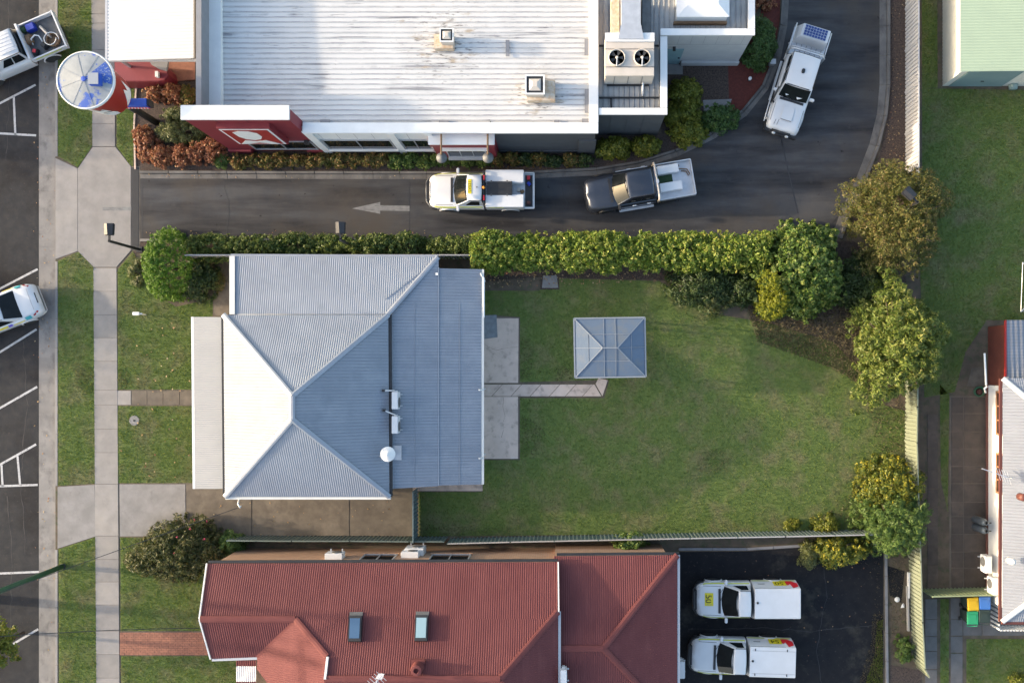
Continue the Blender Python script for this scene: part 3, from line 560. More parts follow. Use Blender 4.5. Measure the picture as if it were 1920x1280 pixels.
# fallen leaves
M['litter'] = leafmat('leaf_litter', [(.30, .17, .07), (.36, .26, .13), (.22, .09, .05), (.40, .33, .2)], .1, .8)
def litter(label, poly, n, z, s=.06):
    p = np.array([(q[0], q[1]) for q in P(poly)]); lo, hi = p.min(0), p.max(0); m = n * 3
    x = rng.uniform(lo[0], hi[0], m); y = rng.uniform(lo[1], hi[1], m); k = inpoly(x, y, P(poly)); x, y = x[k][:n], y[k][:n]; n = len(x)
    C = np.stack([x, y, np.full(n, z)], 1); N = unit(n) * .3 + np.array([0, 0, 1]); T = np.cross(N, unit(n)); T /= np.linalg.norm(T, axis=1)[:, None]; B = np.cross(N, T)
    l = s * rng.uniform(.5, 1.3, (n, 1)); V = np.stack([C - T * l, C + B * l * .6, C + T * l, C - B * l * .6], 1).reshape(-1, 3)
    return tag(fill_mesh('fallen_leaves', V, 4, rng.uniform(0, 1, n), 'litter'), label, 'leaves', kind='stuff')
litter('fallen leaves scattered along the street gutter', [(60, 0), (106, 0), (106, 1280), (60, 1280)], 90, -.10, .05)
litter('reddish fallen leaves on the front lawn', [(226, 600), (360, 600), (360, 900), (226, 900)], 45, .05, .06)
litter('fallen leaves on the dark car park', [(1280, 1040), (1655, 1040), (1655, 1280), (1500, 1280), (1500, 1180), (1280, 1060)], 34, .03, .04)
litter('fallen leaves on the concrete driveway', [(360, 925), (770, 925), (770, 1002), (360, 1002)], 40, .04, .045)
litter('leaves and bark lying under the hedge', [(900, 500), (1250, 500), (1240, 528), (900, 540)], 220, .03, .05)
litter('chips lying in the bed beside the white fence', [(1672, 0), (1696, 0), (1696, 300), (1660, 300)], 110, .03, .035)
litter('dry leaves gathered along the lane gutter', [(263, 322), (1000, 322), (1000, 336), (263, 336)], 60, .045, .035)
litter('dry leaves under the hedge side of the lane', [(270, 432), (1430, 432), (1430, 446), (270, 446)], 80, .025, .035)
# ================= BUILDINGS =================
def fence(name, label, pts, h, m, group=None, panel=2.4, postm=None, rail=None):
    p0 = W(*pts[0]); root = thing(name, label, 'fence', (p0.x, p0.y, 0), 0, group); postm = postm or m
    for a, b in zip(pts[:-1], pts[1:]):
        a, b = W(*a), W(*b); L = (b - a).length; n = max(1, round(L / panel)); t = (b - a) / L; s = Vector((-t.y, t.x, 0))
        for i in range(n + 1):
            q = a + t * (L * i / n); MB().box((q.x, q.y, h / 2), (.06, .06, h + .03), math.atan2(t.y, t.x)).build('post', postm, root)
        for i in range(n):
            q0 = L * i / n + .03; q1 = L * (i + 1) / n - .03; pr = []; x = q0
            while x < q1:
                for f, o in ((0, 0), (.10, 0), (.115, .05), (.165, .05), (.18, 0)):
                    if x + f < q1: pr.append((x + f, o))
                x += .2
            pr.append((q1, 0)); mb = MB()
            for x, o in pr:
                q = a + t * x + s * o
                for z in (.03, h - .02): mb.v.append(Vector((q.x, q.y, z)))
            for k in range(len(pr) - 1): mb.f.append((2 * k, 2 * k + 2, 2 * k + 3, 2 * k + 1))
            mb.build('panel', m, root)
            mb = MB(); u0, u1 = a + t * q0 + s * .014, a + t * q1 + s * .014
            beam(mb, (u0.x, u0.y, h), (u1.x, u1.y, h), .06, .045); mb.build('top_rail', rail or m, root)
    return root
def window(name, parent, c, w, h, axis, out, frame='frame', glass='glass', mull=1, fw=.06):
    """window centred at c, facing 'out' (+1/-1) along the other horizontal axis"""
    c = Vector(c); ax = Vector((1, 0, 0)) if axis == 'x' else Vector((0, 1, 0)); nv = Vector((0, 1, 0)) if axis == 'x' else Vector((1, 0, 0)); nv = nv * out
    def bar(mb, p, sw, sh, dp):
        sz = (sw, dp, sh) if axis == 'x' else (dp, sw, sh); mb.box(p, sz)
    mb = MB(); bar(mb, c + nv * .012, w, h, .02); g = mb.build(name, glass, parent)
    mb = MB()
    for sx in (-1, 1): bar(mb, c + ax * sx * (w / 2) + nv * .03, fw, h + fw, .06)
    for sz in (-1, 1): bar(mb, c + Vector((0, 0, sz * h / 2)) + nv * .03, w - fw, fw, .058)
    for k in range(1, mull + 1): bar(mb, c + ax * (w * (k / (mull + 1) - .5)) + nv * .028, fw * .7, h - fw, .05)
    off = ORG.get(parent.name, Vector((0, 0, 0))); mb.v = [v - off for v in mb.v]; mb.build('window_frame', frame, g, local=True)
    return g
# ---- restaurant -------------------------------------------------
R = thing('restaurant_building', 'low white-roofed restaurant with red sign tower and peeling painted metal roof', 'building', (-8, 16, 0))
YN = 23.0; yS = 11.25
RIB = [(0, 0), (.86, 0), (.90, 1), (.96, 1)]
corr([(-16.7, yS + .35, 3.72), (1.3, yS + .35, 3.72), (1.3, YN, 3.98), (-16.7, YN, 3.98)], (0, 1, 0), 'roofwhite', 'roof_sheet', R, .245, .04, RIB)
MB().bx(-16.9, -12.6, yS + .15, yS + .4, 0, 3.84).build('wall', 'cappanel', R)
MB().bx(-12.6, -6.57, yS, yS + .3, 0, 3.84).build('wall', 'white', R); MB().bx(-3.43, 1.45, yS, yS + .3, 0, 3.84).build('wall', 'charcoal', R)
MB().bx(-6.57, -3.43, yS + .002, yS + .3, 0, 3.84).build('wall', 'red', R)
MB().bx(1.15, 1.45, yS + .3, YN, 0, 3.84).build('wall', 'charcoal', R); MB().bx(-17.15, -16.9, yS + .6, YN, 0, 5.0).build('facade_wall', 'midgrey', R)
MB().bx(-16.9, -16.35, yS + .4, YN, 3.7, 4.1).build('parapet', 'capwhite', R)
for p in ((-12.5, 1.57, yS - .08, yS + .42), ): MB().bx(*p, 3.85, 4.0).build('parapet_cap', 'capwhite', R, bevel=.015)
MB().bx(1.12, 1.575, yS + .43, YN, 3.85, 4.0).build('parapet_cap', 'capwhite', R, bevel=.015)
MB().bx(-3.43, 1.5, yS - .06, yS, 0, .35).build('plinth', 'charcoal', R); MB().bx(.65, 1.52, yS - .12, yS, 0, 2.6).build('meter_box', 'charcoal', R, bevel=.02)
for x in (-12.45, -8.55, -6.75): MB().bx(x, x + .35, yS - .10, yS, 0, 3.84).build('pilaster', 'white', R)
MB().bx(-12.1, -8.55, yS - .14, yS, .62, .8).build('sill', 'white', R); MB().bx(-8.2, -6.75, yS - .14, yS, .62, .8).build('sill', 'white', R)
window('shop_window', R, (-10.33, yS - .01, 1.68), 3.35, 1.7, 'x', -1, mull=1); window('shop_window', R, (-7.47, yS - .01, 1.68), 1.35, 1.7, 'x', -1, mull=1)
for k in range(7): MB().bx(-11.9 + k * .85, -11.885 + k * .85, yS - .004, yS + .01, 2.6, 3.84).build('panel_joint', 'midgrey', R)
# roof patches, small repairs
for px, py, w, h in ((610, 228, 18, 7), (832, 229, 18, 7), (952, 92, 7, 30), (1100, 90, 8, 30), (1101, 190, 9, 44), (1044, 230, 10, 9), (1098, 228, 14, 10)):
    c = W(px, py, 3.79); mb = MB(); mb.box((c.x, c.y, 3.80 + (c.y - yS) * .022), (w / 39, h / 39, .03)); mb.build('roof_patch', 'midgrey', R)
# sign tower
MB().bx(-17.35, -12.58, 11.3, 11.82, 0, 5.9).build('tower', 'red', R); MB().bx(-17.43, -12.5, 11.24, 11.9, 5.9, 6.02).build('tower_cap', 'capwhite', R, bevel=.02)
MB().bx(-17.4, -16.2, 11.16, 11.31, 0, .45).build('tower_plinth', 'red', R, bevel=.02); MB().bx(-13.35, -12.5, 11.16, 11.31, 0, .45).build('tower_plinth', 'red', R, bevel=.02)
for x in (-16.0, -14.6): MB().bx(x, x + .012, 11.29, 11.302, .5, 5.9).build('panel_joint', 'black', R)
sg = MB().bx(-16.1, -13.64, 11.03, 11.3, 2.45, 5.3).build('sign_box', 'red', R)
def flat(poly, yv, t, name, m, par, org=R):
    mb = MB(); n = len(poly); vs = [(x, yv, z) for x, z in poly] + [(x, yv + t, z) for x, z in poly]
    mb.add([Vector(v) - ORG[org.name] for v in vs], [tuple(range(n)), tuple(range(2 * n - 1, n - 1, -1))] + [(i, (i + 1) % n, n + (i + 1) % n, n + i) for i in range(n)])
    return mb.build(name, m, par, local=True)
flat([(-16.02, 2.55), (-13.72, 2.55), (-13.72, 5.2), (-16.02, 5.2)], 11.012, .016, 'sign_border', 'white', sg)
flat([(-15.92, 2.65), (-13.82, 2.65), (-13.82, 5.1), (-15.92, 5.1)], 10.998, .012, 'sign_face', 'redsign', sg)
# plain white emblem shapes (no portrait)
flat([(-15.55, 4.75), (-15.2, 4.98), (-14.75, 4.95), (-14.45, 4.6), (-14.42, 4.0), (-14.62, 3.55), (-14.95, 3.4), (-15.3, 3.55), (-15.52, 4.0)], 10.985, .012, 'emblem', 'white', sg)
flat([(-15.45, 3.35), (-14.95, 3.15), (-14.45, 3.35), (-14.0, 2.7), (-14.35, 2.68), (-14.9, 2.95), (-15.5, 2.68), (-15.85, 2.7)], 10.985, .012, 'emblem', 'white', sg)
window('shop_window', R, (-14.3, 11.29, 1.3), 3.2, 1.5, 'x', -1, mull=1)
MB().bx(-12.95, -12.75, 11.1, 11.3, 2.0, 2.25).build('wall_light', 'black', R)
# drive-through booth
MB().bx(-6.5, -3.5, 10.82, yS, 0, 3.2).build('booth_wall', 'red', R); bt = MB().bx(-6.6, -3.4, 10.74, 11.62, 3.42, 3.52).build('booth_roof', 'capwhite', R, bevel=.02)
MB().bx(-6.57, -3.43, 10.76, 11.3, 3.0, 3.42).build('booth_fascia', 'red', R)
MB().bx(-5.95, -3.95, 10.6, 10.82, .88, .98).build('window_ledge', 'frame', R); MB().bx(-6.1, -3.8, 10.70, 10.82, 2.35, 2.6).build('window_head', 'white', R)
window('serving_window', R, (-4.95, 10.815, 1.65), 1.9, 1.3, 'x', -1, mull=2)
for x in (-5.95, -3.72):
    lp = MB().tube([(x + .07, 11.68, 3.62), (x, 11.55, 3.66), (x, 10.5, 3.66), (x, 10.25, 3.62)], .045, 8).build('lamp_arm', 'wood', R, True)
    o = ORG[R.name]; MB().lathe([(.02, .12), (.06, .11), (.25, .02), (.27, -.04), (.25, -.05)], Vector((x, 10.12, 3.52)) - o, 20).build('lamp_shade', 'aludark', lp, True, local=True)
    MB().tube([Vector(q) - o for q in ((x - .2, 11.62, 3.5), (x - .12, 11.85, 3.7), (x + .1, 11.86, 3.75), (x + .2, 11.6, 3.7), (x + .04, 11.3, 3.66))], .018, 6).build('lamp_cable', 'steel', lp, True, local=True)
# kitchen block and store block
KR = thing('kitchen_block', 'grey walled kitchen annex with parapet caps beside the restaurant roof', 'building', (4, 16, 0))
yK, xK, yN2, xN = 12.12, 4.78, 15.86, 8.95
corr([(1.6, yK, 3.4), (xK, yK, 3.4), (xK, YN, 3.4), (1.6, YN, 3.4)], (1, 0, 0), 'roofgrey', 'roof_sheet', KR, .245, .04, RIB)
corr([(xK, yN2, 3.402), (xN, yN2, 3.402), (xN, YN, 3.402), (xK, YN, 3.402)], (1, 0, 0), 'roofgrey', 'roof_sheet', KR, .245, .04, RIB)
MB().bx(1.58, xK, yK, yK + .2, 0, 3.86).build('wall', 'charcoal', KR); MB().bx(xK - .2, xK, yK + .2, yN2, 0, 3.86).build('wall', 'charcoal', KR)
MB().bx(xK, xN, yN2, yN2 + .2, 0, 3.96).build('wall', 'cappanel', KR); MB().bx(xN - .2, xN, yN2 + .2, YN, 0, 3.96).build('wall', 'cappanel', KR)
MB().bx(1.6, xK + .08, yK - .06, yK + .26, 3.86, 3.96).build('parapet_cap', 'capwhite', KR, bevel=.012); MB().bx(xK - .26, xK + .078, yK + .27, yN2 - .07, 3.86, 3.96).build('parapet_cap', 'capwhite', KR, bevel=.012)
MB().bx(xK - .26, xN + .06, yN2 - .06, yN2 + .26, 3.965, 4.06).build('parapet_cap', 'capwhite', KR, bevel=.012); MB().bx(xN - .26, xN + .06, yN2 + .27, YN, 3.965, 4.06).build('parapet_cap', 'capwhite', KR, bevel=.012)
MB().bx(xK + 1.2, xN + .03, yN2 - .14, yN2, 0, .45).build('plinth', 'cappanel', KR, bevel=.03)
dd = MB().bx(xK + .1, xK + 1.12, yN2 - .05, yN2, .02, 2.1).build('door', 'teal', KR); MB().box(Vector((xK + 1.0, yN2 - .08, 1.0)) - ORG[KR.name], (.1, .06, .04)).build('door_handle', 'steel', dd, local=True)
MB().box((xK + .6, yN2 - .1, 2.35), (.14, .2, .1)).build('door_light', 'black', KR)
for k in range(6): MB().bx(xK + .7 + k * .62, xK + .712 + k * .62, yN2 - .004, yN2 + .01, 2.7, 3.9).build('panel_joint', 'midgrey', KR)
MB().bx(xK, xN, yN2 - .005, yN2 + .01, 2.68, 2.7).build('panel_joint', 'midgrey', KR)
for k in range(3): MB().bx(2.2 + k * .8, 2.212 + k * .8, yK - .004, yK + .01, 0, 3.8).build('panel_joint', 'black', KR)
for yy in (13.0, 15.5): beam(MB(), (1.62, yy, 3.5), (4.5, yy, 3.5), .07, .08).build('support_rail', 'steel', KR)
MB().tube([(2.2, 13.0, 3.46), (2.22, 12.2, 3.46)], .04, 6).build('drain_pipe', 'steel', KR)
sc = thing('roof_skylight', 'white domed box skylight on the store roof of the restaurant annex', 'skylight', (6.9, 17.0, 3.4))
MB().bx(5.3, 7.7, 16.62, 19.2, 3.42, 4.3).build('upstand', 'capwhite', sc, bevel=.02); MB().bx(5.2, 7.75, 16.5, 16.62, 3.42, 3.66).build('timber_curb', 'wood', sc)
mb = MB(); mb.add([(5.25, 16.57, 4.3), (7.75, 16.57, 4.3), (7.75, 19.2, 4.3), (5.25, 19.2, 4.3), (5.8, 17.1, 4.5), (7.2, 17.1, 4.5), (7.2, 19.2, 4.5), (5.8, 19.2, 4.5)], [(0, 1, 5, 4), (1, 2, 6, 5), (3, 0, 4, 7), (4, 5, 6, 7), (2, 3, 7, 6), (0, 3, 2, 1)]); mb.build('lid', 'capwhite', sc)
ac = thing('rooftop_air_conditioner', 'large beige rooftop air conditioner with two round fans and ducting', 'air conditioner', (3, 14.5, 3.4))
MB().bx(1.86, 4.15, 13.62, 15.45, 3.55, 4.8).build('cabinet', 'beige', ac, bevel=.02); MB().bx(1.86, 4.15, 15.2, 15.6, 4.8, 4.88).build('cover_flashing', 'capwhite', ac)
MB().bx(1.84, 4.17, 14.02, 14.04, 4.79, 4.82).build('panel_seam', 'aludark', ac); MB().bx(1.84, 4.17, 14.86, 14.88, 4.79, 4.82).build('panel_seam', 'aludark', ac)
for k in range(3): MB().bx(2.3 + k * .65, 2.32 + k * .65, 13.605, 13.63, 3.6, 4.7).build('panel_seam', 'aludark', ac)
MB().bx(2.0, 4.0, 13.56, 13.62, 3.45, 3.6).build('coil_grille', 'steel', ac)
for x in (2.40, 3.58):
    f = MB().lathe([(.40, 0), (.40, .12), (.36, .14), (.35, .02)], (x, 14.45, 4.8), 28).build('fan', 'beige', ac, True)
    o = ORG[ac.name]; MB().lathe([(.345, .03), (.02, .03)], Vector((x, 14.45, 4.81)) - o, 24).build('fan_well', 'black', f, local=True)
    mb = MB()
    for k in range(5): a = k * 1.257 + x; mb.add([Vector((x, 14.45, 4.9)) - o + Vector((math.cos(a + q) * r, math.sin(a + q) * r, z)) for r, q, z in ((.06, -.3, 0), (.31, -.25, .02), (.31, .35, -.03), (.06, .3, 0))], [(0, 1, 2, 3)])
    mb.build('fan_blades', 'steel', f, local=True); MB().lathe([(.07, 0), (.05, .05)], Vector((x, 14.45, 4.9)) - o, 12).build('fan_hub', 'beige', f, local=True)
    mb = MB(); beam(mb, Vector((x, 14.45, 4.945)) - o, Vector((x - .02, 14.03, 4.945)) - o, .04, .02); mb.build('fan_wire', 'white', f, local=True)
mb = MB(); mb.add([(2.45, 15.3, 4.4), (3.65, 15.3, 4.4), (3.65, 15.3, 4.95), (2.45, 15.3, 4.95), (2.6, 16.0, 4.4), (3.5, 16.0, 4.4), (3.5, 16.0, 5.0), (2.6, 16.0, 5.0), (2.6, 20, 4.4), (3.5, 20, 4.4), (3.5, 20, 5.0), (2.6, 20, 5.0)], [(0, 1, 2, 3), (0, 4, 5, 1), (1, 5, 6, 2), (2, 6, 7, 3), (3, 7, 4, 0), (4, 8, 9, 5), (5, 9, 10, 6), (6, 10, 11, 7), (7, 11, 8, 4), (11, 10, 9, 8)]); mb.build('duct', 'alu', ac)
MB().bx(2.15, 2.55, 15.62, 17.5, 3.42, 4.5).build('side_duct', 'ventbase', ac, bevel=.03); MB().bx(3.6, 4.05, 15.62, 17.5, 3.42, 4.45).build('side_duct', 'aludark', ac, bevel=.03)
MB().tube([(3.7, 13.6, 3.9), (3.72, 13.3, 3.5), (3.72, 13.1, 3.44)], .05, 8).build('condensate_pipe', 'white', ac, True)
def vent(label, px, py, z, s, side, group):
    c = W(px, py, z); root = thing('roof_vent', label, 'vent', (c.x, c.y, z), 0, group)
    MB().box((c.x + side * .25 * s, c.y - .1, z + .17), (1.15 * s, .85 * s, .42)).build('curb', 'ventbase', root, bevel=.02)
    mb = MB(); mb.box((c.x, c.y, z + .6), (.72 * s, .72 * s, .5)); mb.build('hood', 'beige', root, bevel=.01)
    MB().box((c.x, c.y, z + .855), (.66 * s, .66 * s, .03)).build('gap_shade_plate', 'black', root)  # black plate puts the shade around the cowl into the colour
    w = .24 * s; mb = MB(); mb.add([(c.x - w, c.y - w, z + .87), (c.x + w, c.y - w, z + .87), (c.x + w, c.y + w, z + .87), (c.x - w, c.y + w, z + .87), (c.x - w * .4, c.y - w * .4, z + .98), (c.x + w * .4, c.y - w * .4, z + .98), (c.x + w * .4, c.y + w * .4, z + .98), (c.x - w * .4, c.y + w * .4, z + .98)], [(0, 1, 5, 4), (1, 2, 6, 5), (2, 3, 7, 6), (3, 0, 4, 7), (4, 5, 6, 7)]); mb.build('cowl', 'beige', root)
    mb = MB()
    for a, b in ((-1, 0), (1, 0), (0, -1), (0, 1)): mb.box((c.x + a * .37 * s, c.y + b * .37 * s, z + .87), ((.06 if a else .8) * s, (.06 if b else .68) * s, .08))
    mb.build('rim', 'capwhite', root)
vent('square roof vent with rusty curb on the white restaurant roof', 842, 79, 3.85, .8, -1, None); vent('larger square roof vent near the corner of the white restaurant roof', 1004, 170, 3.82, 1.15, 1, None)
# entrance canopy
cn = thing('entrance_canopy', 'white ribbed canopy roof beside the restaurant entrance', 'canopy', (-20.2, 17, 0))
corr([(-22.35, 15.0, 2.86), (-18.05, 15.02, 3.12), (-18.05, YN, 3.12), (-22.35, YN, 2.86)], (0, 1, 0), 'canopyroof', 'roof_sheet', cn, .16, .018)
MB().bx(-22.35, -18.05, 15.0, 15.06, 2.7, 2.86).build('fascia', 'capwhite', cn); MB().bx(-22.47, -22.35, 15.0, YN, 2.74, 2.88).build('roof_gutter', 'frame', cn)
for p in ((-22.1, 15.3), (-18.4, 15.3), (-22.1, 20), (-18.4, 20)): MB().bx(p[0] - .06, p[0] + .06, p[1] - .06, p[1] + .06, 0, 2.75).build('post', 'frame', cn)
rw = thing('entry_wall', 'low red rounded entry wall below the white canopy', 'wall', (-21.5, 15.0, 0)); q = [(-22.9, 14.55), (-22.9, 15.6), (-20.6, 15.6), (-20.25, 15.2), (-20.15, 14.85), (-20.35, 14.6), (-20.7, 14.55)]
MB().prism(q, 0, 1.15).build('body', 'red', rw, bevel=.03); MB().prism([(-21.1, 15.6), (-20.95, 15.35), (-20.6, 15.15), (-20.2, 15.05), (-20.1, 15.6)], 1.15, 1.3).build('counter', 'midgrey', rw); MB().bx(-20.75, -20.6, 14.72, 15.0, 1.15, 1.35).build('reader_box', 'white', rw)
# ---- grey-roofed house ------------------------------------------
G = thing('grey_roof_house', 'house with grey corrugated hip roof and long rear lean-to', 'house', (-10, -1.5, 0))
ze, zr = 3.0, 5.34
nw, sw, se, ne = W(419, 590, ze), W(422, 931, ze), W(730, 931, ze), W(728, 590, ze); r1, r2 = W(548, 742, zr), W(548, 786, zr)
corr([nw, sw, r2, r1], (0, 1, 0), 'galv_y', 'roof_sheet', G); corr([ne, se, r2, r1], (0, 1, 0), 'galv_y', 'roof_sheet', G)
corr([sw, se, r2], (1, 0, 0), 'galv', 'roof_sheet', G); corr([nw, ne, r1], (1, 0, 0), 'galv', 'roof_sheet', G)
for a, b in ((nw, r1), (sw, r2), (se, r2), (ne, r1), (r1, r2)): cap('ridge_cap', a, b, 'galv_cap', G, .26)
zn = 2.32; n1, n2, n3, n4 = W(432, 589, 2.99), W(727, 589, 2.99), W(821, 482, zn), W(432, 480, zn)
corr([n1, n2, n3, n4], (1, 0, 0), 'galv', 'roof_sheet', G); MB().add([W(430, 480, zn + .06), W(440, 480, zn + .06), W(440, 589, 3.06), W(430, 589, 3.06), W(430, 480, zn - .15), W(440, 480, zn - .15), W(440, 589, 2.85), W(430, 589, 2.85)], [(0, 1, 2, 3), (4, 5, 1, 0), (5, 6, 2, 1), (6, 7, 3, 2), (7, 4, 0, 3)]).build('barge_cap', 'cream', G)
lx = lambda px, py: (lambda X: Vector((X, W(px, py, 2.6).y, 2.80 - .195 * (X + 8.55))))(W(px, 0, 2.6).x)
e1, e2, e3, e4, e5 = lx(724, 562), lx(821, 483), lx(821, 912), lx(736, 915), lx(736, 562)
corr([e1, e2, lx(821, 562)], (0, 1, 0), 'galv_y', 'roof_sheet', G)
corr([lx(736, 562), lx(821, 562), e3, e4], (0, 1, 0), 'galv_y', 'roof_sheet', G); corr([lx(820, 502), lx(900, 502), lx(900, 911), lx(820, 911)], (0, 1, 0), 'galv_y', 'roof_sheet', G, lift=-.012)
cap('ridge_cap', (n2 + n3) / 2 + (n2 - n3) * .5, n3, 'galv_cap', G, .24); MB().bx(e4.x - .1, e4.x + .06, e4.y, n2.y - .6, 2.78, 2.86).build('apron_flashing', 'galv_cap', G)
for px_ in (778, 860):
    a_, b_ = lx(px_, 566), lx(px_, 911); beam(MB(), a_ + Vector((0, 0, .016)), b_ + Vector((0, 0, .016)), .02, .012).build('screw_line', 'galv_cap', G)
beam(MB(), lx(821, 500) + Vector((0, 0, .02)), lx(821, 911) + Vector((0, 0, .02)), .05, .014).build('sheet_lap', 'galv_cap', G)
c = W(818, 513, 2.6); MB().box((c.x, c.y, 2.40), (.12, .12, .1)).build('pipe_flashing', 'white', G)
v1, v2, v3, v4 = W(363, 594, 2.6), W(415, 594, 2.78), W(418, 916, 2.78), W(366, 916, 2.6)
corr([v1, v2, v3, v4], (0, 1, 0), 'galv_light', 'roof_sheet', G)
def gut(a, b, m='galv_cap', name='roof_gutter', w=.12, h=.1): return beam(MB(), a, b, w, h).build(name, m, G)
up = Vector((0, 0, .06)); dn = Vector((0, 0, -.06))
gut(v1 + Vector((-.07, 0, -.06)), v4 + Vector((-.07, 0, -.06)), 'white'); gut(nw + Vector((-.06, 0, -.07)), sw + Vector((-.06, 0, -.07)), 'steel'); gut(sw + Vector((0, -.07, -.07)), se + Vector((0.06, -.07, -.07)), 'cream')
gut(se + Vector((.07, 0, -.08)), ne + Vector((.07, 0, -.08)), 'steel', w=.14); gut(lx(900, 502) + Vector((.07, 0, -.07)), lx(900, 911) + Vector((.07, 0, -.07)), 'cream'); gut(n3 + Vector((0, .05, -.08)), n4 + Vector((0, .05, -.08)))
MB().bx(nw.x + .45, se.x - .3, sw.y + .45, nw.y - .3, 0, 2.9).build('wall', 'weather', G); MB().bx(n4.x + .3, n3.x - .3, nw.y - .3, n4.y - .35, 0, 2.2).build('wall', 'weather', G)
MB().bx(se.x - .3, W(900, 0, 2.0).x - .25, W(0, 911, 2.0).y + .25, W(0, 502, 2.0).y - .3, 0, 1.9).build('wall', 'weather', G)
MB().bx(v1.x + .2, nw.x + .45, sw.y + .6, nw.y - .2, 0, .35).build('verandah_floor', 'wood', G)
for py in (600, 680, 722, 768, 840, 910): c = W(367, py, 2.2); MB().bx(c.x - .05 + .12, c.x + .05 + .12, c.y - .05, c.y + .05, .35, 2.3).build('verandah_post', 'white', G)
for py in (730, 856): c = W(905, py, 1.4); MB().tube([(c.x - .1, c.y, 2.2), (c.x, c.y, 2.0), (c.x, c.y, 0)], .04, 8).build('downpipe', 'white', G)
MB().tube([W(907, 520, 2.1), W(907, 595, 1.9)], .05, 8).build('drain_pipe', 'white', G); MB().tube([W(901, 512, 2.0), W(909, 528, 1.8)], .04, 8).build('drain_pipe', 'white', G)
MB().tube([W(448, 936, 2.9), W(446, 944, 3.5), W(450, 951, 3.55), W(452, 948, 3.3)], .035, 8).build('service_bracket', 'white', G, True)
def aircon(label, loc, rz, group=None, sz=(.30, .84, .62), m='boxwhite', feet=True, name='air_conditioner'):
    a = thing(name, label, 'air conditioner', loc, rz, group); MB().box((0, 0, sz[2] / 2 + .08), sz).build('casing', m, a, local=True, bevel=.02)
    g = MB().lathe([(.25, 0), (.25, .02), (.03, .03)], (sz[0] / 2 - .005, -.1, sz[2] / 2 + .08), 20, 'X').build('fan_grille', 'aludark', a, local=True)
    for s in (-1, 1): MB().bx(-sz[0] / 2 - .05, sz[0] / 2 + .1, s * sz[1] * .33 - .03, s * sz[1] * .33 + .03, 0, .08).build('foot', 'alu', a, local=True)
    MB().bx(-.08, .06, sz[1] / 2, sz[1] / 2 + .06, .15, .45).build('valve_cover', 'boxwhite', a, local=True, bevel=.01)
    return a
c = W(744, 750, 2.9); aircon('white air conditioner on the grey lean-to roof, farther from the white flue cowl', (c.x, c.y, 2.72), 0, 'air conditioners on the grey roof'); k = c
c = W(744, 795, 2.9); aircon('white air conditioner on the grey lean-to roof, next to the white flue cowl', (c.x, c.y, 2.72), 0, 'air conditioners on the grey roof')
for nm, a, b, lab in (('conduit_pipe', W(719, 732, 3.25), W(740, 732, 3.2), 'short conduit pipe running from the grey roof to the upper air conditioner'), ('conduit_pipe', W(720, 769, 3.25), W(742, 778, 3.2), 'short slanting conduit pipe running from the grey roof to the lower air conditioner')):
    t = thing(nm, lab, 'pipe', a); MB().tube([a, b], .03, 8).build('tube', 'white', t); MB().box((a.x, a.y, a.z - .02), (.14, .12, .12)).build('flashing_box', 'black', t)
c = W(725, 852, 4.1); fl = thing('roof_flue', 'white conical flue cowl on a metal base plate on the grey roof', 'flue', (c.x + .3, c.y, 2.7))
MB().lathe([(.11, 2.6), (.11, 3.85)], (c.x, c.y, 0), 16).build('pipe', 'galv_cap', fl, True); MB().lathe([(.36, 3.80), (.36, 3.86), (.05, 4.05), (.0, 4.09)], (c.x, c.y, 0), 32).build('cowl', 'white', fl, True, autos=.6)
q = W(744, 848, 2.75); MB().box((q.x, q.y, 2.80), (.48, .70, .10)).build('base_plate', 'alu', fl)
# ---- red-roofed house -------------------------------------------
Q = thing('red_roof_house', 'orange brick house with red corrugated hip and gable roof', 'house', (-6, -13, 0))
yE, zE, pit = -9.33, 3.6, .5
def nz(y): return zE + pit * (yE - y)
def onN(px, py):
    z = 3.5
    for _ in range(20): p = W(px, py, z); z = nz(p.y)
    return W(px, py, z)
A, B = onN(390, 1056), onN(1045, 1053); rL, rJ = onN(376, 1160), onN(554, 1160); hJ = onN(613, 1230); rM0, rM1 = onN(613, 1272), onN(938, 1272); hE = onN(1046, 1146)
gE = lambda y: Vector((rL.x + (A.x - rL.x) * (y - rL.y) / (A.y - rL.y), y, nz(y)))
# north plane in convex pieces
corr([A, B, hE, gE(hE.y)], (1, 0, 0), 'redroof', 'roof_sheet', Q)
tE = lambda y: hE.x + (rM1.x - hE.x) * (y - hE.y) / (rM1.y - hE.y)
corr([gE(hE.y), hE, Vector((tE(rJ.y), rJ.y, rJ.z)), rL], (1, 0, 0), 'redroof', 'roof_sheet', Q)
corr([rJ, Vector((tE(rJ.y), rJ.y, rJ.z)), Vector((tE(hJ.y), hJ.y, hJ.z)), hJ], (1, 0, 0), 'redroof', 'roof_sheet', Q)
corr([hJ, Vector((tE(hJ.y), hJ.y, hJ.z)), rM1, Vector((hJ.x, rM1.y, rM1.z))], (1, 0, 0), 'redroof', 'roof_sheet', Q)
yR = rM1.y; yBot = yR - (yE - yR)
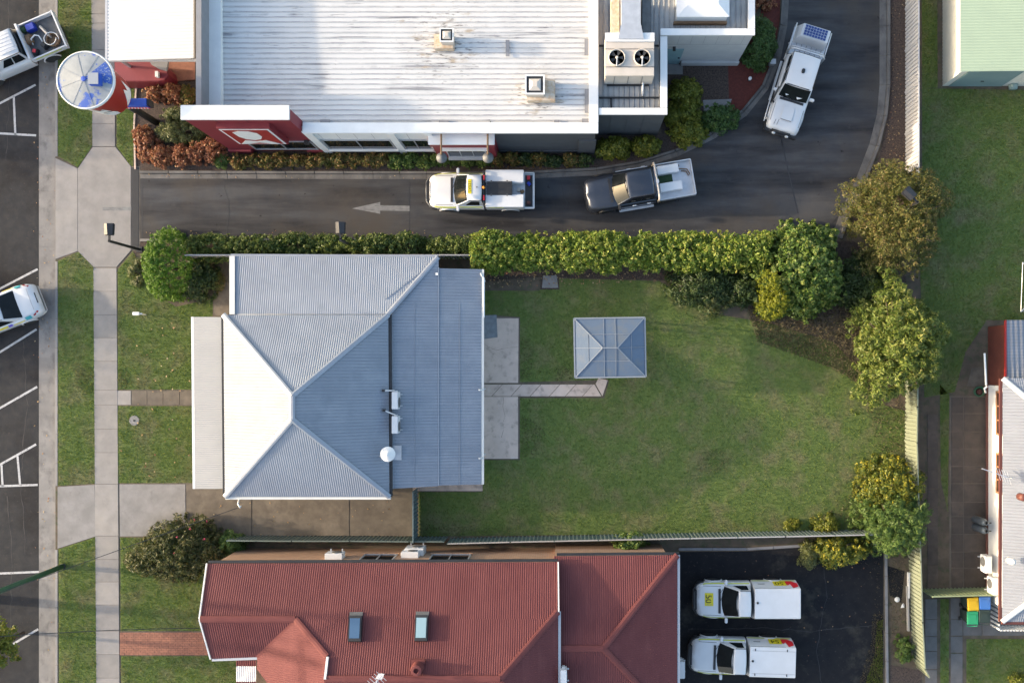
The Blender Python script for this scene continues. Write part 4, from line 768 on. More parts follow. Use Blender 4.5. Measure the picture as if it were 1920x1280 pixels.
# south plane of main roof, east plane, west plane
corr([Vector((hJ.x, yR, rM1.z)), rM1, Vector((hE.x, yR - (hE.y - yR) * 1., hE.z)), Vector((hE.x, yBot, zE)), Vector((hJ.x, yBot, zE))], (1, 0, 0), 'redroof', 'roof_sheet', Q)
corr([hE, rM1, Vector((hE.x, 2 * yR - hE.y, hE.z))], (0, 1, 0), 'redroof', 'roof_sheet', Q)
vJ = W(482, 1231, 3.82)
corr([rJ, hJ, Vector((hJ.x, 2 * yR - hJ.y, hJ.z)), Vector((rJ.x, 2 * yR - rJ.y, rJ.z))], (0, 1, 0), 'redroof', 'roof_sheet', Q)
corr([rJ, Vector((rJ.x, 2 * yR - rJ.y, rJ.z)), Vector((vJ.x, 2 * yR - vJ.y, vJ.z)), vJ], (0, 1, 0), 'redroof', 'roof_sheet', Q)
sB = W(397, 1234, 3.75); corr([rL, rJ, vJ, sB], (1, 0, 0), 'redroof', 'roof_sheet', Q)
for a, b in ((rJ, hJ), (rL, rJ), (Vector((hJ.x, yR, rM1.z)), rM1), (rM1, hE)): cap('ridge_cap', a, b, 'redcap', Q, .3)
cap('valley_gutter', rJ, vJ, 'redcap', Q, .2, .0)
MB().add([hJ, Vector((hJ.x, 2 * yR - hJ.y, hJ.z)), Vector((hJ.x, yR, rM1.z))], [(0, 1, 2)]).build('gablet', 'white', Q)
beam(MB(), hJ + Vector((.05, 0, .06)), Vector((hJ.x + .05, yR, rM1.z + .06)), .1, .12).build('gablet_barge', 'white', Q)
for a, b in ((A, rL), (rL, sB)): beam(MB(), a + Vector((-.05, 0, .0)), b + Vector((-.05, 0, 0)), .06, .12).build('barge_board', 'white', Q)
beam(MB(), B + Vector((.04, 0, .03)), hE + Vector((.04, 0, .03)), .06, .12).build('barge_board', 'white', Q)
beam(MB(), A + Vector((0, .07, -.08)), B + Vector((0, .07, -.08)), .12, .1).build('roof_gutter', 'steel', Q); beam(MB(), sB + Vector((0, -.07, -.06)), vJ + Vector((0, -.07, -.06)), .12, .1).build('roof_gutter', 'frame', Q)
beam(MB(), hE + Vector((.08, 0, -.06)), Vector((hE.x + .08, 2 * yR - hE.y, hE.z - .06)), .12, .1).build('roof_gutter', 'frame', Q)
zb = 3.2; b0, b1, br = W(1044, 1042, zb), W(1270, 1040, zb), W(1131, 1215, 4.4)
b2 = Vector((hE.x - .2, br.y, br.z)); bS = 2 * br.y - b1.y
corr([Vector((hE.x - .2, b0.y, zb)), b1, br, b2], (1, 0, 0), 'redroof', 'roof_sheet', Q); corr([b1, br, Vector((b1.x, bS, zb))], (0, 1, 0), 'redroof', 'roof_sheet', Q); corr([b2, br, Vector((b1.x, bS, zb)), Vector((hE.x - .2, bS, zb))], (1, 0, 0), 'redroof', 'roof_sheet', Q)
for a, b in ((b2, br), (br, b1), (br, Vector((b1.x, bS, zb)))): cap('ridge_cap', a, b, 'redcap', Q, .3)
beam(MB(), Vector((b0.x, b0.y + .07, zb - .07)), b1 + Vector((.1, .07, -.07)), .12, .1).build('roof_gutter', 'steel', Q); beam(MB(), b1 + Vector((.07, 0, -.07)), Vector((b1.x + .07, bS, zb - .07)), .12, .1).build('roof_gutter', 'frame', Q)
MB().bx(A.x + .3, B.x, sB.y + .35, yE - .04, 0, 3.5).build('wall', 'brick', Q); MB().bx(vJ.x + .5, B.x - .1, yBot + .5, sB.y + .35, 0, 3.5).build('wall', 'brick', Q); MB().bx(b0.x - .1, b1.x - .45, bS + .4, b0.y - .06, 0, 3.1).build('wall', 'brick', Q)
wy = yE - .035
for x0, x1 in ((W(808, 0, 2.3).x, W(880, 0, 2.3).x), (W(680, 0, 2.3).x, W(740, 0, 2.3).x)):
    window('side_window', Q, ((x0 + x1) / 2, wy, 2.35), x1 - x0, 1.3, 'x', 1, frame='frame'); MB().bx(x0 - .1, x1 + .1, wy - .02, wy + .1, 1.58, 1.7).build('sill', 'brick', Q)
c = W(780, 1257, 6.3); ch = thing('terracotta_flue', 'round terracotta flue pot on the red roof', 'flue', (c.x, c.y, 5.7)); MB().lathe([(.27, 5.4), (.27, 6.2), (.24, 6.3), (.12, 6.32), (.10, 6.2)], (c.x, c.y, 0), 20).build('pot', 'redcap', ch, True, autos=.6); MB().box((c.x, c.y + .25, 5.75), (.62, .2, .1)).build('flashing', 'redcap', ch)
for px, py, lab in ((667, 1177, 'roof window with dark blue glass on the red roof'), (791, 1176, 'roof window with pale blue glass on the red roof')):
    pts = [onN(px - 11, py - 22), onN(px + 13, py - 22), onN(px + 11, py + 26), onN(px - 13, py + 26)]; nrm = Vector((0, pit, 1)).normalized(); t = thing('roof_window', lab, 'skylight', pts[0])
    def raise_(ps, h): return [p + nrm * h for p in ps]
    def shrink(ps, f): c = sum(ps, Vector()) / 4; return [c + (p - c) * f for p in ps]
    def slab(ps, h0, h1, nm, m): MB().add(raise_(ps, h0) + raise_(ps, h1), [(0, 1, 2, 3), (7, 6, 5, 4), (0, 4, 5, 1), (1, 5, 6, 2), (2, 6, 7, 3), (3, 7, 4, 0)]).build(nm, m, t)
    slab(pts, -.05, .24, 'frame', 'steel'); M['sky_' + str(px)] = mat('skylight_glass_%d' % px, (.05, .10, .18) if px < 700 else (.22, .33, .38), rough=.08, spec=.8)
    slab(shrink(pts, .78), .245, .26, 'pane', 'sky_' + str(px)); slab([onN(px - 11, py - 30), onN(px + 14, py - 30), onN(px + 13, py - 22), onN(px - 11, py - 22)], -.02, .06, 'flashing', 'aludark')
an = onN(716, 1262); ant = thing('roof_antenna', 'white television antenna standing on the red roof ridge', 'antenna', an)
MB().tube([an, an + Vector((0, 0, 1.1))], .025, 6).build('mast', 'white', ant); mb = MB(); beam(mb, an + Vector((-.3, -.25, 1.05)), an + Vector((.25, .3, 1.05)), .03, .03)
for k in range(6): q = an + Vector((-.3 + k * .1, -.25 + k * .1, 1.05)); beam(mb, q + Vector((-.22, .2, 0)), q + Vector((.22, -.2, 0)), .018, .018)
mb.build('array', 'alu', ant); mb = MB(); mb.add([an + Vector(v) for v in ((-.1, .1, .95), (.2, .05, .95), (.3, .3, .9), (.05, .32, .9))], [(0, 1, 2, 3)]); mb.build('reflector', 'white', ant)
po = thing('porch_awning', 'red and white ribbed awning below the front gable of the red-roofed house', 'awning', W(460, 1255, 2.5))
corr([W(443, 1237, 2.6), W(480, 1237, 2.6), W(480, 1248, 2.55), W(443, 1248, 2.55)], (1, 0, 0), 'redroof', 'roof_sheet', po); corr([W(443, 1248, 2.55), W(480, 1248, 2.55), W(480, 1277, 2.45), W(443, 1277, 2.45)], (1, 0, 0), 'white', 'roof_sheet', po); corr([W(443, 1277, 2.45), W(480, 1277, 2.45), W(480, 1310, 2.4), W(443, 1310, 2.4)], (1, 0, 0), 'redroof', 'roof_sheet', po)
def wallac(label, px, py, z, rz, back, group, sz=(.32, .86, .62)): c = W(px, py, z + .4); return aircon(label, (c.x, c.y, z), rz, group, sz)
wallac('white air conditioner mounted alone on the orange brick wall', 628, 1041, 2.0, math.pi / 2, 0, 'air conditioners on the brick wall'); wallac('low white air conditioner leaning in front of a bigger one by the brick wall', 770, 1038, 1.7, math.pi / 2, 0, 'air conditioners on the brick wall'); wallac('bigger white air conditioner with black fan standing by the brick wall', 780, 1030, .9, math.pi / 2, 0, 'air conditioners on the brick wall', (.38, .95, .95))
wallac('white air conditioner at the car park end of the red-roofed house', 1277, 1252, .6, 0, 0, None); c = W(1057, 1272, 4.9); aircon('white air conditioner standing on the red roof beside the gutter step', (c.x, c.y, 4.25), 0)
# ---- neighbour's white house ------------------------------------
N = thing('white_weatherboard_house', 'white weatherboard house with pale corrugated roof and brown windows', 'house', (24, -6, 0))
xw = 21.95; MB().bx(xw, 30, W(0, 1122).y, W(0, 722).y, .2, 2.75).build('wall', 'weather', N); MB().bx(xw - .06, 30, W(0, 1122).y - .05, W(0, 722).y + .05, 0, .2).build('plinth', 'plinth', N)
yy = W(0, 1122).y
for k in range(14): z = .22 + k * .16; MB().add([(xw - .025, W(0, 1122).y, z), (xw - .003, W(0, 1122).y, z + .155), (xw - .003, W(0, 722).y, z + .155), (xw - .025, W(0, 722).y, z), ], [(0, 1, 2, 3)]).build('board', 'weather', N)
q1, q2 = W(1880, 709, 2.8), W(1879, 1165, 2.8); hw = (q1.y - q2.y) / 2; rp = Vector((q1.x + hw, (q1.y + q2.y) / 2, 2.8 + hw * .42)); er = q1.x + 2 * hw
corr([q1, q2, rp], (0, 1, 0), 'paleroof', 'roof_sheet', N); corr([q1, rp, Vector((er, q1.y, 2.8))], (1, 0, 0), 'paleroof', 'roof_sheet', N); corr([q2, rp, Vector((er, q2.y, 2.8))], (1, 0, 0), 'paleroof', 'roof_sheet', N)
for q in (q1, q2): cap('ridge_cap', q, rp, 'cream', N, .24)
beam(MB(), q1 + Vector((-.07, 0, -.07)), q2 + Vector((-.07, 0, -.07)), .13, .11).build('roof_gutter', 'rustred', N); beam(MB(), q2 + Vector((0, -.07, -.07)), Vector((er, q2.y - .07, 2.73)), .13, .11).build('roof_gutter', 'rustred', N)
for py0, py1 in ((735, 815), (852, 925)): a, b = W(0, py0, 1.7).y, W(0, py1, 1.7).y; window('brown_window', N, (xw - .03, (a + b) / 2, 1.75), abs(a - b), 1.15, 'y', -1, frame='copper', mull=2, fw=.1)
MB().tube([W(1846, 662, 2.2), W(1849, 722, 2.2)], .05, 8).build('roof_gutter', 'white', N); MB().tube([W(1851, 724, 2.15), W(1846, 728, 2.1), W(1848, 735, 1.8), W(1848, 734, .1)], .05, 8).build('downpipe', 'white', N)
MB().bx(22.03, 27, W(0, 722).y, W(0, 612).y, 0, 1.95).build('lean_to_wall', 'rustred', N)
for k in range(12): MB().add([(22.0, W(0, 721).y, .02 + k * .16), (22.026, W(0, 721).y, .175 + k * .16), (22.026, W(0, 613).y, .175 + k * .16), (22.0, W(0, 613).y, .02 + k * .16)], [(0, 1, 2, 3)]).build('board', 'rustred', N)
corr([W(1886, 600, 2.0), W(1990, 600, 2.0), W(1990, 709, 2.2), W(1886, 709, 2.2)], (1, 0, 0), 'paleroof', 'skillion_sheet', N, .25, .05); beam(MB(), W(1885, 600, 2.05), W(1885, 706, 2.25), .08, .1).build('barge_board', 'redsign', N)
sp = W(1897, 1052, 3.6); MB().lathe([(.16, -.3), (.16, .12), (.02, .28)], sp, 14).build('roof_ventilator', 'cream', N, True); q = W(1918, 932, 3.9); MB().lathe([(.18, -.3), (.18, .1), (.05, .15)], q, 14).build('flue_pot', 'rustred', N, True)
an = W(1888, 894, 3.1); t = thing('wall_antenna', 'thin white antenna fixed to the eave of the weatherboard house', 'antenna', an); mb = MB(); beam(mb, W(1841, 878, 3.4), W(1890, 895, 3.4), .04, .04)
for k in range(5): q = W(1872 + k * 5, 888 + k * 2, 3.4); beam(mb, q + Vector((-.1, .3, 0)), q + Vector((.1, -.3, 0)), .02, .02)
mb.build('array', 'alu', t); MB().tube([an + Vector((0, 0, -.3)), an + Vector((0, 0, .5))], .02, 6).build('mast', 'alu', t)
wallac('cream air conditioner on the white weatherboard wall, nearer the gas bottles', 1849, 1056, .7, math.pi, 0, 'air conditioners on the weatherboard wall'); wallac('cream air conditioner on the white weatherboard wall, nearer the wheelie bins', 1862, 1097, .9, math.pi, 0, 'air conditioners on the weatherboard wall')
la = thing('lattice_screen', 'white picket edging around the corner of the weatherboard house', 'fence', W(1870, 1170, 0))
for k in range(12): a = W(1860 + k * 6, 1172); MB().bx(a.x, a.x + .1, a.y - .03, a.y + .03, 0, .9).build('picket', 'white', la)
for k in range(6): a = W(1858, 1128 + k * 8); MB().bx(a.x - .03, a.x + .03, a.y - .1, a.y, 0, .9).build('picket', 'white', la)
# ---- shed -------------------------------------------------------
D = thing('green_shed', 'cream walled shed with pale green roof and dark green roller door', 'shed', (22, 18, 0)); xs_, ys_ = 19.65, 14.68
corr([(19.42, 14.55, 2.62), (26, 14.55, 2.9), (26, YN, 2.9), (19.42, YN, 2.62)], (0, 1, 0), 'shedroof', 'roof_sheet', D, .14, .018); MB().bx(xs_, 27, ys_, YN, 0, 2.55).build('wall', 'shedwall', D)
MB().bx(19.36, 19.44, 14.5, YN, 2.5, 2.62).build('roof_gutter', 'shedwall', D)
for k in range(44): MB().bx(xs_ - .012, xs_, ys_ + k * .19, ys_ + k * .19 + .05, 0, 2.55).build('wall_rib', 'shedwall', D)
for k in range(14): MB().bx(22.95 + k * .19, 23.0 + k * .19, ys_ - .012, ys_, 0, 2.55).build('wall_rib', 'shedwall', D)
dr = MB().bx(19.95, 22.7, ys_ - .03, ys_, 0.02, 2.3).build('roller_door', 'sheddoor', D); MB().box(Vector((21.3, ys_ - .05, .9)) - ORG[D.name], (.16, .04, .05)).build('door_handle', 'steel', dr, local=True)
for k in range(18): MB().bx(19.98, 22.67, ys_ - .042, ys_ - .028, .1 + k * .12, .14 + k * .12).build('door_slat', 'sheddoor', D)
# ---- gazebo -----------------------------------------------------
c0 = W(1143, 652, 2.2); gz = thing('gazebo', 'blue-grey polycarbonate hip roof gazebo on the lawn', 'gazebo', (c0.x, c0.y, 0)); ze = 2.1; zt = 2.6
ga, gb, gc, gd = W(1076, 597, ze), W(1209, 595, ze), W(1211, 706, ze), W(1078, 708, ze); gr1, gr2 = W(1130, 652, zt), W(1158, 652, zt)
L = lambda a, b, f: a + (b - a) * f
def pane(ps): MB().add(list(ps), [tuple(range(len(ps)))]).build('pane', 'poly', gz)
for a, b, r, s in ((ga, gb, gr1, gr2), (gd, gc, gr1, gr2)):
    for f0, f1 in ((0, .55), (.55, 1)):
        q0, q1, t0, t1 = L(a, r, f0), L(b, s, f0), L(a, r, f1), L(b, s, f1)
        xs3 = [0, .42, .58, 1]
        for u, v in zip(xs3[:-1], xs3[1:]): pane([L(q0, q1, u), L(q0, q1, v), L(t0, t1, v), L(t0, t1, u)])
for a, b, r in ((ga, gd, gr1), (gb, gc, gr2)):
    m_ = L(a, b, .5); pane([a, m_, L(m_, r, .5), L(a, r, .5)]); pane([m_, b, L(b, r, .5), L(m_, r, .5)]); pane([L(a, r, .5), L(m_, r, .5), r]); pane([L(m_, r, .5), L(b, r, .5), r])
u = Vector((0, 0, .015))
for a, b in ((ga, gr1), (gb, gr2), (gc, gr2), (gd, gr1), (gr1, gr2)): beam(MB(), a + u, b + u, .045, .035).build('hip_rafter', 'polyframe', gz)
for a, b in ((ga, gb), (gb, gc), (gc, gd), (gd, ga)): beam(MB(), a, b, .07, .09).build('eave_beam', 'polyframe', gz)
for a, b in ((L(ga, gr1, .5), L(gd, gr1, .5)), (L(gb, gr2, .5), L(gc, gr2, .5)), (L(ga, gr1, .55), L(gb, gr2, .55)), (L(gd, gr1, .55), L(gc, gr2, .55)), (L(ga, gd, .5), gr1), (L(gb, gc, .5), gr2), (L(ga, gb, .42), L(gr1, gr2, .1)), (L(ga, gb, .58), L(gr1, gr2, .9)), (L(gd, gc, .42), L(gr1, gr2, .1)), (L(gd, gc, .58), L(gr1, gr2, .9))): beam(MB(), a + u, b + u, .022, .022).build('glazing_bar', 'polyframe', gz)
for q in (ga, gb, gc, gd): k = L(q, c0, .06); MB().bx(k.x - .05, k.x + .05, k.y - .05, k.y + .05, 0, ze - .04).build('post', 'polyframe', gz)
# ---- fences -----------------------------------------------------
fence('boundary_fence', 'tall white ribbed metal fence beside the curved drive lane', [(1697, -60), (1697, 330), (1697, 440)], 1.75, 'fencewhite')
fence('boundary_fence', 'pale green ribbed metal fence beside the back lawn and car park', [(1698, 640), (1697, 760), (1696, 825), (1699, 930), (1703, 1040), (1706, 1150), (1711, 1235), (1719, 1249)], 1.6, 'fencepale')
fence('boundary_fence', 'dark green ribbed metal fence along the concrete driveway', [(444, 1004), (562, 1005), (668, 1005), (776, 1006), (838, 1006)], 1.35, 'fencedark')
fence('boundary_fence', 'long dark green ribbed metal fence below the back lawn', [(846, 1009), (960, 1006), (1200, 1001), (1460, 996), (1640, 992)], 1.45, 'fencedark', rail='fencegrey')
fence('side_gate_fence', 'short blue-green fence between driveway and back lawn', [(783, 915), (783, 1006)], 1.5, 'fenceblue')
fence('side_gate_fence', 'olive green fence in front of the coloured wheelie bins', [(1726, 1104), (1850, 1101)], 1.55, 'fenceolive')
fence('boundary_fence', 'grey metal fence running behind the leafy hedge', [(372, 486), (892, 486)], 1.6, 'fencegrey')
fb = thing('loose_timber', 'pale boards lying on the ground against the pale green fence', 'boards', W(1702, 1100)); a, b = W(1703.5, 1072, .1), W(1703, 1120, .1); beam(MB(), a, b, .09, .2).build('board', 'white', fb); beam(MB(), W(1701, 1098, .1), W(1703, 1182, .1), .09, .16).build('board', 'fencegrey', fb)
# ================= VEHICLES =================
def lerp(a, b, f): return a + (b - a) * f
class Car:
    def __init__(s, name, label, cat, X, Y, deg, L, secs, gh, paint, wheels, wins=((.08, .92),), group=None, rear_glass=True, wr=.37):
        s.root = thing(name, label, cat, (X, Y, s_z), math.radians(deg), group); s.L = L; s.secs = secs; s.xf = L / 2; s.paint = paint
        P8 = lambda t, w: [(0, t + .03), (.35 * w, t + .026), (.7 * w, t + .006), (.9 * w, t - .045), (.985 * w, t - .15), (w, t - .3), (w * 1.005, .58), (.96 * w, .34)]
        mb = MB(); n = 16
        dense_ = []
        for (d0, t0, w0), (d1, t1, w1) in zip(secs[:-1], secs[1:]):
            k = max(1, int((d1 - d0) / .22))
            for i in range(k): f = i / k; dense_.append((lerp(d0, d1, f), lerp(t0, t1, f), lerp(w0, w1, f)))
        dense_.append(secs[-1])
        for d_, t, w in dense_:
            p = P8(t, w); ring = [(y, z) for y, z in p] + [(-y, z) for y, z in p[::-1]]
            mb.v += [Vector((s.xf - d_, y, z)) for y, z in ring]
        for i in range(len(dense_) - 1):
            for j in range(n): mb.f.append((i * n + j, i * n + (j + 1) % n, (i + 1) * n + (j + 1) % n, (i + 1) * n + j))
        mb.f.append(tuple(range(n))); mb.f.append(tuple(range(len(mb.v) - 1, len(mb.v) - n - 1, -1)))
        s.body = mb.build('body', paint, s.root, True, local=True, autos=.9)
        # greenhouse
        gb, ge, rf, re, wb, wt, zb, zt, bb, bt = gh; K = 8
        def ring(xc, xe, w, z, bu, rb=.04):
            return [Vector((xc - bu * abs(1 - 2 * j / K) ** 2.2, w * (1 - 2 * j / K), z)) for j in range(K + 1)] + [Vector((xe + rb * abs(2 * j / K - 1) ** 2.2, w * (2 * j / K - 1), z)) for j in range(K + 1)]
        X0, X1, X2, X3 = s.xf - gb, s.xf - ge, s.xf - rf, s.xf - re; s.gh = (X0, X1, X2, X3, wb, wt, zb, zt)
        r0, r1 = ring(X0, X1, wb, zb - .06, bb), ring(X2, X3, wt, zt, bt); cx = (X2 + X3) / 2
        r2 = [Vector((cx + (p.x - cx) * .93, p.y * .86, zt + .045)) for p in r1]; r3 = [Vector((cx + (p.x - cx) * .8, p.y * .5, zt + .07)) for p in r1]
        mb = MB(); m = len(r0)
        for r in (r0, r1, r2, r3): mb.v += r
        for i in range(3):
            for j in range(m): mb.f.append((i * m + j, i * m + (j + 1) % m, (i + 1) * m + (j + 1) % m, (i + 1) * m + j))
        mb.f.append(tuple(range(3 * m, 4 * m))); s.cab = mb.build('cab', paint, s.root, True, local=True, autos=.7)
        def strip(lo, hi, v0, v1, off, nm, k0=0, k1=K, base_=0, sh=.94):
            mb = MB()
            for v in (v0, (v0 + v1) / 2, v1):
                for j in range(k0, k1 + 1):
                    p = lerp(lo[base_ + j], hi[base_ + j], v); mb.v.append(Vector((p.x, p.y * sh, p.z)) + off)
            w = k1 - k0 + 1
            for i in range(2):
                for j in range(w - 1): mb.f.append((i * w + j, i * w + j + 1, (i + 1) * w + j + 1, (i + 1) * w + j))
            return mb.build(nm, 'carglass', s.root, True, local=True)
        s.screen = strip(r0, r1, .10, .95, Vector((.03, 0, .025)), 'windscreen')
        if rear_glass: strip(r0, r1, .14, .93, Vector((-.03, 0, .025)), 'rear_window', 0, K, K + 1)
        for sg in (1, -1):
            f0, f1 = (r0[0], r1[0]) if sg > 0 else (r0[K], r1[K]); b0, b1 = (r0[-1], r1[-1]) if sg > 0 else (r0[K + 1], r1[K + 1])
            for u0, u1 in wins:
                q = [lerp(lerp(f0, b0, u0), lerp(f1, b1, u0), .16), lerp(lerp(f0, b0, u1), lerp(f1, b1, u1), .16), lerp(lerp(f0, b0, u1), lerp(f1, b1, u1), .88), lerp(lerp(f0, b0, u0), lerp(f1, b1, u0), .88)]
                MB().add([p + Vector((0, sg * .014, .01)) for p in q], [(0, 1, 2, 3)]).build('side_window', 'carglass', s.root, local=True)
            mr = MB().box((X0 - .28, sg * (wb + .16), zb + .10), (.14, .26, .18)).build('mirror', 'black' if paint == 'carnavy' else paint, s.root, local=True, bevel=.03)
        for sg in (1, -1):
            mb = MB(); beam(mb, (X2 - .12, sg * wt * .985, zt + .012), (X3 + .03, sg * wt * .985, zt + .012), .022, .03); mb.build('roof_gutter', 'black', s.root, local=True)
        mb = MB(); beam(mb, (X2 + .0, -wt * .8, zt + .022), (X2 + .0, wt * .8, zt + .022), .03, .02); mb.build('screen_seal', 'black', s.root, local=True)
        for x in wheels:
            for sg in (1, -1):
                w = s.at(x)[1]; y = sg * (w - .11); wl = MB().lathe([(wr * .62, -.11), (wr * .94, -.115), (wr, -.07), (wr, .07), (wr * .94, .115), (wr * .62, .11)], (s.xf - x, y, wr), 24, 'Y').build('wheel', 'rubber', s.root, True, local=True, autos=.6)
                MB().lathe([(wr * .6, -.10), (wr * .58, .10)], (s.xf - x, y, wr), 20, 'Y').build('rim', 'alu', wl, local=True)
                mb = MB(); mb.tube([(s.xf - x + math.cos(a) * wr * 1.17, sg * (w + .01), wr + math.sin(a) * wr * 1.17) for a in [math.pi * k / 10 for k in range(11)]], .045, 6); mb.build('wheel_arch', 'black' if paint == 'carnavy' else paint, s.root, True, local=True)
    def at(s, d_):
        for (d0, t0, w0), (d1, t1, w1) in zip(s.secs[:-1], s.secs[1:]):
            if d0 <= d_ <= d1: f = (d_ - d0) / (d1 - d0); return lerp(t0, t1, f), lerp(w0, w1, f)
        return s.secs[-1][1:]
    def z(s, x, y):
        t, w = s.at(s.xf - x); q = abs(y) / w; pr = [(0, .03), (.35, .026), (.7, .006), (.9, -.045), (.985, -.15), (1, -.3)]
        for (a, b), (c, e) in zip(pr[:-1], pr[1:]):
            if q <= c: return t + lerp(b, e, (q - a) / (c - a))
        return t - .3
    def part(s, mb, name, m, **k): return mb.build(name, m, s.root, local=True, **k)
    def decal(s, x0, x1, y0, y1, m, name='decal', lift=.006, nx=4, ny=4):
        mb = MB()
        for i in range(nx + 1):
            for j in range(ny + 1): x, y = lerp(x0, x1, i / nx), lerp(y0, y1, j / ny); mb.v.append(Vector((x, y, s.z(x, y) + lift)))
        for i in range(nx):
            for j in range(ny): a = i * (ny + 1) + j; mb.f.append((a, a + 1, a + ny + 2, a + ny + 1))
        return s.part(mb, name, m)
    def stripe(s, d0, d1, f0, f1, m, sgs=(1, -1)):
        for sg in sgs:
            mb = MB(); k = 10
            for i in range(k + 1):
                t, w = s.at(lerp(d0, d1, i / k))
                for f in (f0, f1): mb.v.append(Vector((s.xf - lerp(d0, d1, i / k), sg * (lerp(.9, .985, f) * w + .012), t + lerp(-.045, -.15, f) + .008)))
            for i in range(k): mb.f.append((2 * i, 2 * i + 2, 2 * i + 3, 2 * i + 1))
            s.part(mb, 'side_stripe', m)
    def nose(s, bar=True):
        t, w = s.at(.25)
        for sg in (1, -1):
            s.part(MB().add([(s.xf - .10, sg * w * .62, t - .06), (s.xf - .16, sg * w * .86, t - .10), (s.xf - .55, sg * w * 1.0, t - .07), (s.xf - .30, sg * w * .74, t + .0)], [(0, 1, 2, 3)]), 'headlight', 'lamp')
        s.part(MB().box((s.xf - .02, 0, .78), (.1, 1.0, .2)), 'grille', 'black', bevel=.02); s.part(MB().prism([(s.xf - .35, .93), (s.xf - .1, .86), (s.xf + .04, .6), (s.xf + .08, 0), (s.xf + .04, -.6), (s.xf - .1, -.86), (s.xf - .35, -.93), (s.xf - .3, -.5), (s.xf - .2, 0), (s.xf - .3, .5)], .38, .66), 'bumper', 'black', bevel=.03)
        if bar:
            mb = MB(); mb.tube([(s.xf - .40, .90, .72), (s.xf - .05, .74, .74), (s.xf + .12, .5, .76), (s.xf + .14, 0, .76), (s.xf + .12, -.5, .76), (s.xf - .05, -.74, .74), (s.xf - .40, -.90, .72)], .045, 8); mb.tube([(s.xf + .05, .5, .72), (s.xf + .1, .42, 1.0), (s.xf + .1, -.42, 1.0), (s.xf + .05, -.5, .72)], .035, 8); s.part(mb, 'bull_bar', 'aludark' if bar == 1 else 'black', smooth=True)
    def hoodlines(s, m='aludark'):
        for sg in (1, -1): s.decal(s.xf - .35, s.xf - 1.25, sg * .73, sg * .752, m, 'bonnet_gap', .004, 8, 1)
        X0 = s.gh[0]; s.part(MB().bx(X0 - .02, X0 + .10, -.62, .62, s.gh[6] + .035, s.gh[6] + .055), 'cowl', 'black')
        for y in (.1, -.35): mb = MB(); beam(mb, (X0 + .03, y, s.gh[6] + .07), (X0 - .12, y - .5 * (1 if y > 0 else .6), s.gh[6] + .14), .02, .02); s.part(mb, 'wiper', 'black')
s_z = .012
HIL = [(0, .74, .60), (.06, .90, .72), (.2, .98, .82), (.5, 1.02, .89), (1.0, 1.07, .915), (1.35, 1.10, .92)]
# 1: service ute with side boxes, in the lane
c = W(903, 356, .9); v = Car('service_ute', 'white service ute with two long side boxes and yellow roof number in the drive lane', 'ute', c.x, c.y - .05, 180, 5.4, HIL + [(2.0, 1.08, .92), (2.82, 1.08, .92)], (1.25, 2.85, 2.0, 2.78, .80, .66, 1.08, 1.70, .16, .10), 'carwhite', (.95, 4.15), ((.30, .86),))
xf = v.xf; v.nose(1); v.hoodlines(); v.stripe(.3, 1.4, .1, .7, 'lime'); v.stripe(1.55, 2.75, .0, .5, 'lime')
v.part(MB().bx(-xf + .05, xf - 2.85, -.42, .42, .42, .68), 'chassis', 'black'); v.part(MB().bx(-xf + .04, xf - 2.9, -.90, .90, .72, .84), 'tray', 'alu')
for sg in (1, -1):
    mb = MB(); mb.add([(xf - 2.95, sg * .94, .72), (-xf + .52, sg * .94, .72), (-xf + .52, sg * .30, .72), (xf - 2.95, sg * .30, .72), (xf - 2.95, sg * .94, 1.5), (-xf + .52, sg * .94, 1.5), (-xf + .52, sg * .30, 1.5), (xf - 2.95, sg * .30, 1.5)], [(0, 1, 2, 3), (4, 5, 6, 7), (0, 1, 5, 4), (1, 2, 6, 5), (2, 3, 7, 6), (3, 0, 4, 7)])
    b = v.part(mb, 'tool_box', 'boxwhite', bevel=.025); v.part(MB().bx(xf - 3.1, -xf + 1.5, sg * .942, sg * .952, 1.30, 1.40), 'side_decal', 'lime')
v.part(MB().bx(xf - 3.02, -xf + 1.1, -.34, .34, 1.50, 1.56), 'centre_cover', 'steel', bevel=.01)
for x in (xf - 3.25, -xf + 1.35):
    for sg in (1, -1): v.part(MB().bx(x - .04, x + .04, sg * .34 - .05, sg * .34 + .05, 1.56, 1.585), 'cover_latch', 'aludark')
mb = MB(); beam(mb, (-xf + .02, -.9, .95), (-xf + .02, .9, .95), .05, .08); beam(mb, (-xf + .02, .9, .95), (-xf + .5, .9, .95), .05, .08); beam(mb, (-xf + .02, -.9, .95), (-xf + .5, -.9, .95), .05, .08); v.part(mb, 'tray_rail', 'white')
v.part(MB().bx(-xf + .1, -xf + .48, -.8, .8, .845, .86), 'tray_mat', 'black')
mb = MB(); beam(mb, (xf - 2.88, -.86, 1.62), (xf - 2.88, .86, 1.62), .06, .06); beam(mb, (xf - 2.88, .86, .8), (xf - 2.88, .86, 1.62), .06, .06); beam(mb, (xf - 2.88, -.86, .8), (xf - 2.88, -.86, 1.62), .06, .06); v.part(mb, 'headboard_frame', 'black'); v.part(MB().lathe([(.07, 0), (.065, .1), (.02, .13)], (xf - 2.88, .0, 1.66), 12), 'beacon', 'orange', smooth=True)
for sg in (1, -1): v.part(MB().bx(xf - 2.92, xf - 2.85, sg * .5 - .12, sg * .5 + .12, 1.66, 1.70), 'marker_light', 'decalred')
rz = 1.78; v.part(MB().bx(xf - 2.28, xf - 2.10, -.40, .32, rz, rz + .008), 'roof_label', 'yellow'); textmesh('roof_number', 'LV521', .21, 'decalblack', v.root, Matrix.Translation((xf - 2.19, -.04, rz + .014)) @ Matrix.Rotation(-math.pi / 2, 4, 'Z'))
